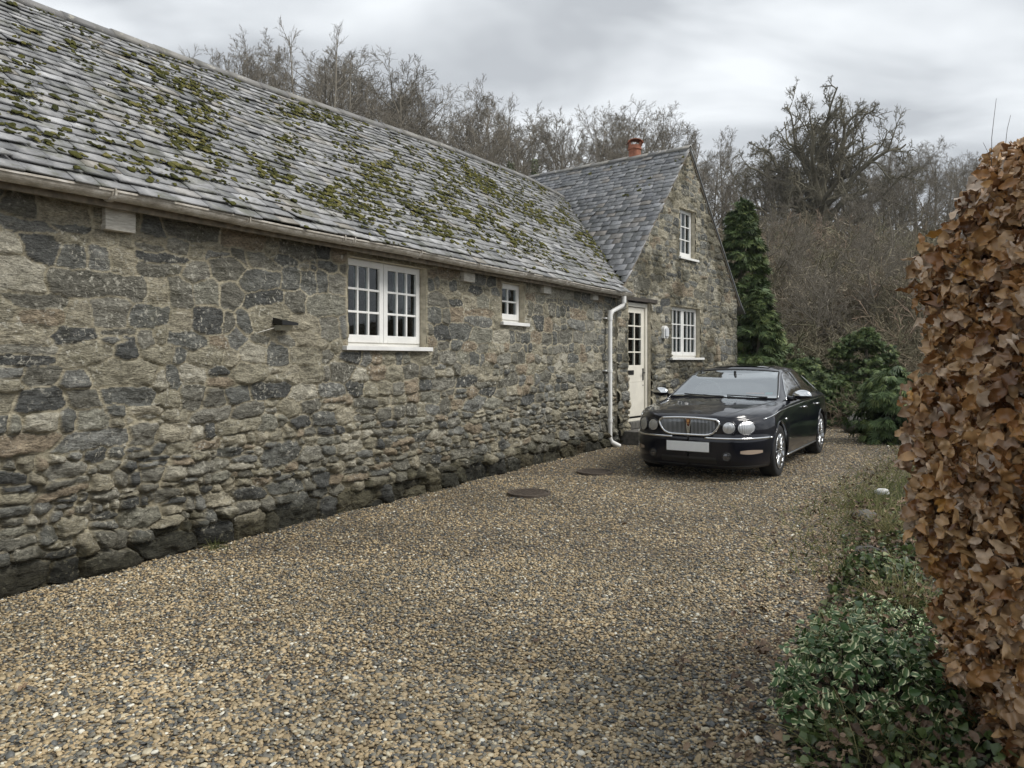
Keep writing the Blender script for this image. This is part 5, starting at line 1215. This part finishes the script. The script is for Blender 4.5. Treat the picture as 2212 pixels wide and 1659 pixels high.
skyl = [(396, 98, 60, 4), (442, 99, 58, 5), (478, 118, 52, 6), (508, 76, 60, 0), (556, 97, 58, 1), (594, 96, 55, 5), (655, 42, 50, 4), (710, 31, 48, 4), (744, 92, 55, 4), (794, 150, 52, 2), (851, 118, 50, 3), (890, 150, 60, 0), (926, 167, 58, 6), (970, 190, 62, 2), (1005, 178, 60, 5), (1045, 174, 52, 0), (1075, 200, 66, 3), (1105, 198, 50, 1), (1155, 196, 54, 0), (1208, 226, 62, 5), (1245, 225, 68, 2), (1285, 214, 56, 1), (1335, 210, 60, 3), (1385, 206, 52, 3), (1430, 222, 64, 6), (1468, 262, 66, 5),
 (1512, 306, 62, 4), (1560, 284, 66, 1), (1596, 292, 60, 0), (1640, 290, 72, 2), (1905, 305, 74, 3), (1940, 300, 70, 2), (1985, 296, 76, 6), (2025, 300, 72, 3), (2070, 306, 70, 2), (2120, 312, 78, 6), (2170, 318, 74, 3), (2215, 318, 70, 2)]
second = [(620, 190, 46, 6), (690, 200, 44, 3), (770, 215, 42, 2), (835, 235, 44, 6), (905, 240, 42, 3), (960, 265, 46, 2), (1020, 270, 44, 6), (1085, 285, 40, 5), (1135, 280, 42, 3), (1195, 300, 42, 2), (1250, 300, 46, 6), (1310, 290, 44, 2), (1370, 295, 42, 3), (1425, 300, 46, 6), (1500, 360, 46, 5), (1545, 350, 50, 6), (1610, 350, 50, 2), (1660, 350, 55, 3), (1880, 370, 52, 6), (1930, 372, 50, 2), (1990, 365, 55, 3), (2045, 370, 50, 6), (2100, 360, 52, 2), (2160, 372, 50, 3), (1700, 420, 44, 6), (1835, 410, 46, 6)]
lab = ['leftmost bare treetop peeping over the long mossy ridge', 'spiky bare crown just right of the leftmost treetop', 'low broad bare crown between the leftmost spiky pair and the airy tree', 'airy bare tree over the ridge, first to rise well above its neighbours from the left', 'fine twigged bare tree directly right of the airy one', 'thin upright bare treetop in the dip left of the tall skyline pair',
 'tall slender bare tree, left one of the pair standing highest on the skyline', 'tallest bare tree of the whole skyline, right one of the high pair', 'slender bare tree tucked against the right side of the tallest tree', 'rounded bare crown in the dip right of the tallest tree', 'broad domed bare tree, second highest group right of the tall pair', 'bare tree leaning on the right flank of the broad domed tree', 'thin wispy bare tree on the falling skyline after the domed tree', 'low rounded bare crown left of the upright fan shaped tree', 'narrow bare treetop touching the left of the fan shaped tree',
 'upright fan shaped bare tree above the far part of the long ridge', 'dense bare crown in the notch right of the fan shaped tree', 'bare tree with green ivy on its trunk left of where the ridges meet', 'ivy trunked bare tree above the junction of the two roof ridges', 'small thin bare treetop just right of the ridge junction', 'wide low bare crown over the middle of the wing ridge', 'upright bare tree left of the chimney pot', 'close twigged bare crown immediately left of the chimney pot', 'wide round headed bare tree behind the terracotta chimney pot', 'low bare crown right of the chimney pot above the wing ridge', 'thin pale bare tree just left of the gable apex',
 'slim bare tree with ivy clad trunk right beside the gable apex', 'upright bare tree in the gap between gable apex and the great oak', 'feathery bare tree left of the great oak', 'bare tree whose crown touches the left side of the great oak', 'bare tree whose crown touches the right side of the great oak', 'broad bare crown second to the right of the great oak', 'low grey bare crown third to the right of the great oak', 'dense bare treetop above the scrub midway between oak and hedge', 'wide bare tree left of the beech hedge top', 'small bare crown showing just left of the thin shoots on the hedge', 'bare treetop seen behind the thin shoots of the hedge', 'bare treetop at the right edge behind the top of the beech hedge']
r = np.random.default_rng(5)
for i, (px, ty, Yd, kd) in enumerate(skyl):
    place_tree(px, ty, Yd, kd, r.uniform(0, 6), lab[i], GT, ivy=px in (1105, 1155, 1512), wide=1.0 if px not in (1385, 851) else 1.25)
for i, (px, ty, Yd, kd) in enumerate(second):
    place_tree(px, ty, Yd, kd, r.uniform(0, 6), 'grey brown leafless tree among many alike on the wooded hillside', GT, wide=1.15)
for i in range(64):
    px = r.uniform(380, 2250); Yd = r.uniform(56, 92); base_t = np.interp(px, [380, 500, 650, 730, 850, 1000, 1200, 1400, 1470, 1560, 2250], [125, 105, 80, 70, 160, 205, 240, 240, 290, 305, 325]); place_tree(px, base_t+r.uniform(0, 45), Yd, int(r.choice([2, 3, 5, 6, 0])), r.uniform(0, 6), 'grey brown leafless tree among many alike on the wooded hillside', GT, wide=1.2)
tl = {1668: 'small leafless tree in the scrub touching the right side of the tall conifer', 1722: 'small leafless tree in the scrub below and left of the oak trunk', 1790: 'small leafless tree straight below the oak trunk', 1842: 'small leafless tree in the scrub behind the rounded evergreen', 1880: 'small leafless tree up the slope, right of the oak and above the rounded evergreen',
 1935: 'leafless small tree highest on the slope beside the beech hedge', 1752: 'low leafless tree just above the rear of the car roof', 1815: 'low leafless tree directly left of the rounded evergreen', 1900: 'low leafless tree rising right behind the rounded evergreen', 1960: 'low leafless tree half hidden by the left edge of the beech hedge'}
for (px, ty, Yd, kd) in ((1668, 440, 33, 2), (1722, 470, 30, 6), (1790, 500, 28, 2), (1842, 480, 31, 3), (1880, 460, 34, 6), (1935, 440, 36, 2), (1752, 540, 25, 6), (1815, 560, 24, 2), (1900, 520, 26, 3), (1960, 500, 28, 6)):
    place_tree(px, ty, Yd, kd, r.uniform(0, 6), tl[int(px)], 'small bare trees in the scrub behind the car', wide=1.3)
for i in range(12):
    place_tree(2270+i*95+r.uniform(-30, 30), 300+r.uniform(0, 70), r.uniform(44, 70), int(r.choice([2, 3, 5, 6])), r.uniform(0, 6), 'grey brown leafless tree among many alike on the wooded hillside', GT, wide=1.2)
# the great oak
def great_oak(seed):
    r = np.random.default_rng(seed); P = walk(np.zeros((1, 3)), np.array([[.03, 0, 1.]]), np.array([3.4]), 8, .05, .02, r); R = np.linspace(.62, .44, 8)[None]; R[0, 0] = .8; Vt, Ft = tubes(P, R, 10)
    n = 22; az = np.arange(n)*2.4+r.normal(0, .15, n); el = np.arcsin(np.clip(.04+.95*(np.arange(n)+.5)/n, 0, 1)); d = np.stack([np.cos(az)*np.cos(el), np.sin(az)*np.cos(el), np.sin(el)], 1)
    st = P[0, np.clip((3+5*np.arange(n)/n).astype(int), 0, 7)]; tgt = P[0, 5]+d*np.array([5.2, 5.2, 5.0])*r.uniform(.82, 1.0, (n, 1)); m = 15; t = np.linspace(0, 1, m)[None, :, None]
    mid = st+(tgt-st)*.45+np.stack([d[:, 0]*.1, d[:, 1]*.1, np.full(n, .35)], 1)+r.normal(0, .45, (n, 3))
    P = (1-t)**2*st[:, None]+2*t*(1-t)*mid[:, None]+t*t*tgt[:, None]; ph = r.uniform(0, 99, (n, 1, 3)); P = P+(.16*np.sin(t*9+ph)+.07*np.sin(t*19+ph*2))*np.sqrt(t)
    L = np.linalg.norm(tgt-st, axis=1); R = (.035+.17*(1-np.linspace(0, 1, m))**1.2)[None]*r.uniform(.75, 1.2, (n, 1)); V, F = tubes(P, R, 7); Vs, Fs, o = [V], [F], len(V)
    for (nn, u0, ang, lf, m, wob, up, mr) in ((10, .22, 52, .36, 8, .20, .03, .04), (7, .25, 48, .50, 6, .24, .02, .024), (6, .2, 46, .58, 5, .24, .02, .016), (3, .2, 40, .65, 4, .2, .01, .011)):
        p, dd, l, rr = children(P, R, nn, u0, 1, ang, r, lf, L); rr = np.clip(rr, mr*.8, mr*2.2); P = walk(p, dd, l, m, wob, up, r); R = rr[:, None]*np.linspace(1, .35, m)[None]; L = l
        V, F = tubes(P, R, 5 if mr > .03 else 3); Vs.append(V); Fs.append(F+o); o += len(V)
    return (Vt, Ft), (np.concatenate(Vs), np.concatenate(Fs))
(Vt, Ft), (Vb, Fb) = great_oak(5)
ox = (1768-1106)/1625*56; oz = float(hill(ox, 56))-.3; ztop = CAMH+(776-196)/1625*56
sc = (ztop-oz)/np.percentile(Vb[:, 2], 99.9); wd = np.percentile(np.abs(Vb[:, 0]), 99)*sc; wide = float(np.clip((152/1625*56)/wd, .7, 1.3))
oak = empty('oak_tree', (ox, 56, oz), 0.6); oak.scale = (sc*wide, sc*wide, sc); tag(oak, 'great gnarled leafless oak with wide rounded crown standing above the scrub', 'tree')
npmesh('trunk', Vt, Ft, M_oak, oak, {'rnd': np.full(len(Vt), .5)}, True); npmesh('branches', Vb, Fb, M_oak, oak, {'rnd': np.clip(.2+.6*vnoise(Vb*.5, 2), 0, 1)}, True)

# ------------------------------------------------------------------ scrub on the hillside (one mass)
def bush_proto(seed, n1=26, n2=6, n3=4):
    r = np.random.default_rng(seed); d = r.normal(0, .75, (n1, 3)); d[:, 2] = np.abs(d[:, 2])+.5; P = walk(r.normal(0, .15, (n1, 3))*np.array([1, 1, 0]), d, r.uniform(.8, 1.3, n1), 7, .22, .0, r); R = np.linspace(.010, .005, 7)[None].repeat(n1, 0); L = np.ones(n1)
    V, F = tubes(P, R, 3); Vs, Fs = [V], [F]; o = len(V)
    for (nn, lf, m) in ((n2, .5, 5), (n3, .5, 4)):
        p, dd, l, rr = children(P, R, nn, .15, 1, 48, r, lf, L); P = walk(p, dd, l, m, .25, -.01, r); R = np.full((len(p), m), .0065 if m == 5 else .0045); L = l; V, F = tubes(P, R, 3); Vs.append(V); Fs.append(F+o); o += len(V)
    return np.concatenate(Vs), np.concatenate(Fs)
BP = [bush_proto(i) for i in (1, 2, 3)]
r = np.random.default_rng(12); pos = []; 
def zone(n, p0, p1, y0, y1, s0, s1, c0, c1):
    for _ in range(n):
        Yd = math.exp(r.uniform(math.log(y0), math.log(y1))); px = r.uniform(p0, p1); x = (px-1106)/1625*Yd; pos.append((x, Yd, float(hill(x, Yd))-.1, r.uniform(s0, s1)*(Yd/30)**.35, r.uniform(c0, c1)))
zone(120, 1600, 2000, 20.5, 30, 1.3, 2.3, .1, .6); zone(150, 1520, 2150, 28, 58, 1.7, 3.0, .2, 1.0); zone(60, 1560, 1720, 34, 52, 1.6, 2.6, .55, .8)
zone(90, 640, 1500, 40, 60, 2.0, 3.2, .1, .7); zone(26, 1800, 2150, 15.5, 21, .9, 1.6, .1, .8); zone(40, 1900, 2350, 16, 40, 1.2, 2.4, .2, .8); zone(120, 2150, 3500, 14, 48, 1.5, 2.8, .2, .9)
pos = np.array(pos); parts_ = []
pk = r.integers(3, size=len(pos))
for i in range(3):
    m = pk == i; q = pos[m]; az = r.uniform(0, 2*PI, m.sum()); c_, s_ = np.cos(az), np.sin(az); z0 = np.zeros_like(c_); R = np.stack([np.stack([c_, -s_, z0], 1), np.stack([s_, c_, z0], 1), np.stack([z0, z0, z0+1], 1)], 1)
    fw = np.maximum(q[:, 1]/30, .6)
    V, F, An = instance(BP[i][0], BP[i][1], q[:, :3], R, q[:, 3]*r.uniform(.85, 1.15, len(q)), q[:, 4]); parts_.append((V, F, An))
V, F, An = merge(parts_); tag(npmesh('scrub', V, F, M_scrub, None, {'rnd': np.clip(An+.35*(vnoise(V*.8, 6)-.5), 0, 1)}), 'tangled leafless brown scrub covering the slope behind the car', 'scrub', kind='stuff')
# low brambles
n = 9000; Yd = np.exp(r.uniform(math.log(19.5), math.log(34), n)); px = r.uniform(1590, 2080, n); x = (px-1106)/1625*Yd; z = hill(x, Yd)+r.uniform(.0, .5, n)
V, F, An = leaves(np.stack([x, Yd, z], 1), np.tile([0, -.4, 1.], (n, 1)), .07, .16, il, r); tag(npmesh('brambles', V, F, M_ivy, None, {'rnd': An}), 'low dark green brambles and ivy beneath the scrub', 'undergrowth', kind='stuff')

# ------------------------------------------------------------------ haze
hz = MB(); hz.box(-255, 255, -55, 915, -2.2, 44); hk = bpy.data.materials.new('haze'); hk.use_nodes = True; t_ = hk.node_tree; t_.nodes.clear()
ho = t_.nodes.new('ShaderNodeOutputMaterial'); hv = t_.nodes.new('ShaderNodeVolumePrincipled'); hv.inputs['Color'].default_value = (.86, .89, .93, 1); hv.inputs["Density"].default_value = .0004; hv.inputs['Anisotropy'].default_value = .2
t_.links.new(hv.outputs[0], ho.inputs['Volume']); ho_ = hz.build('haze', hk); tag(ho_, 'thin grey winter haze over the hillside', 'haze', kind='stuff')
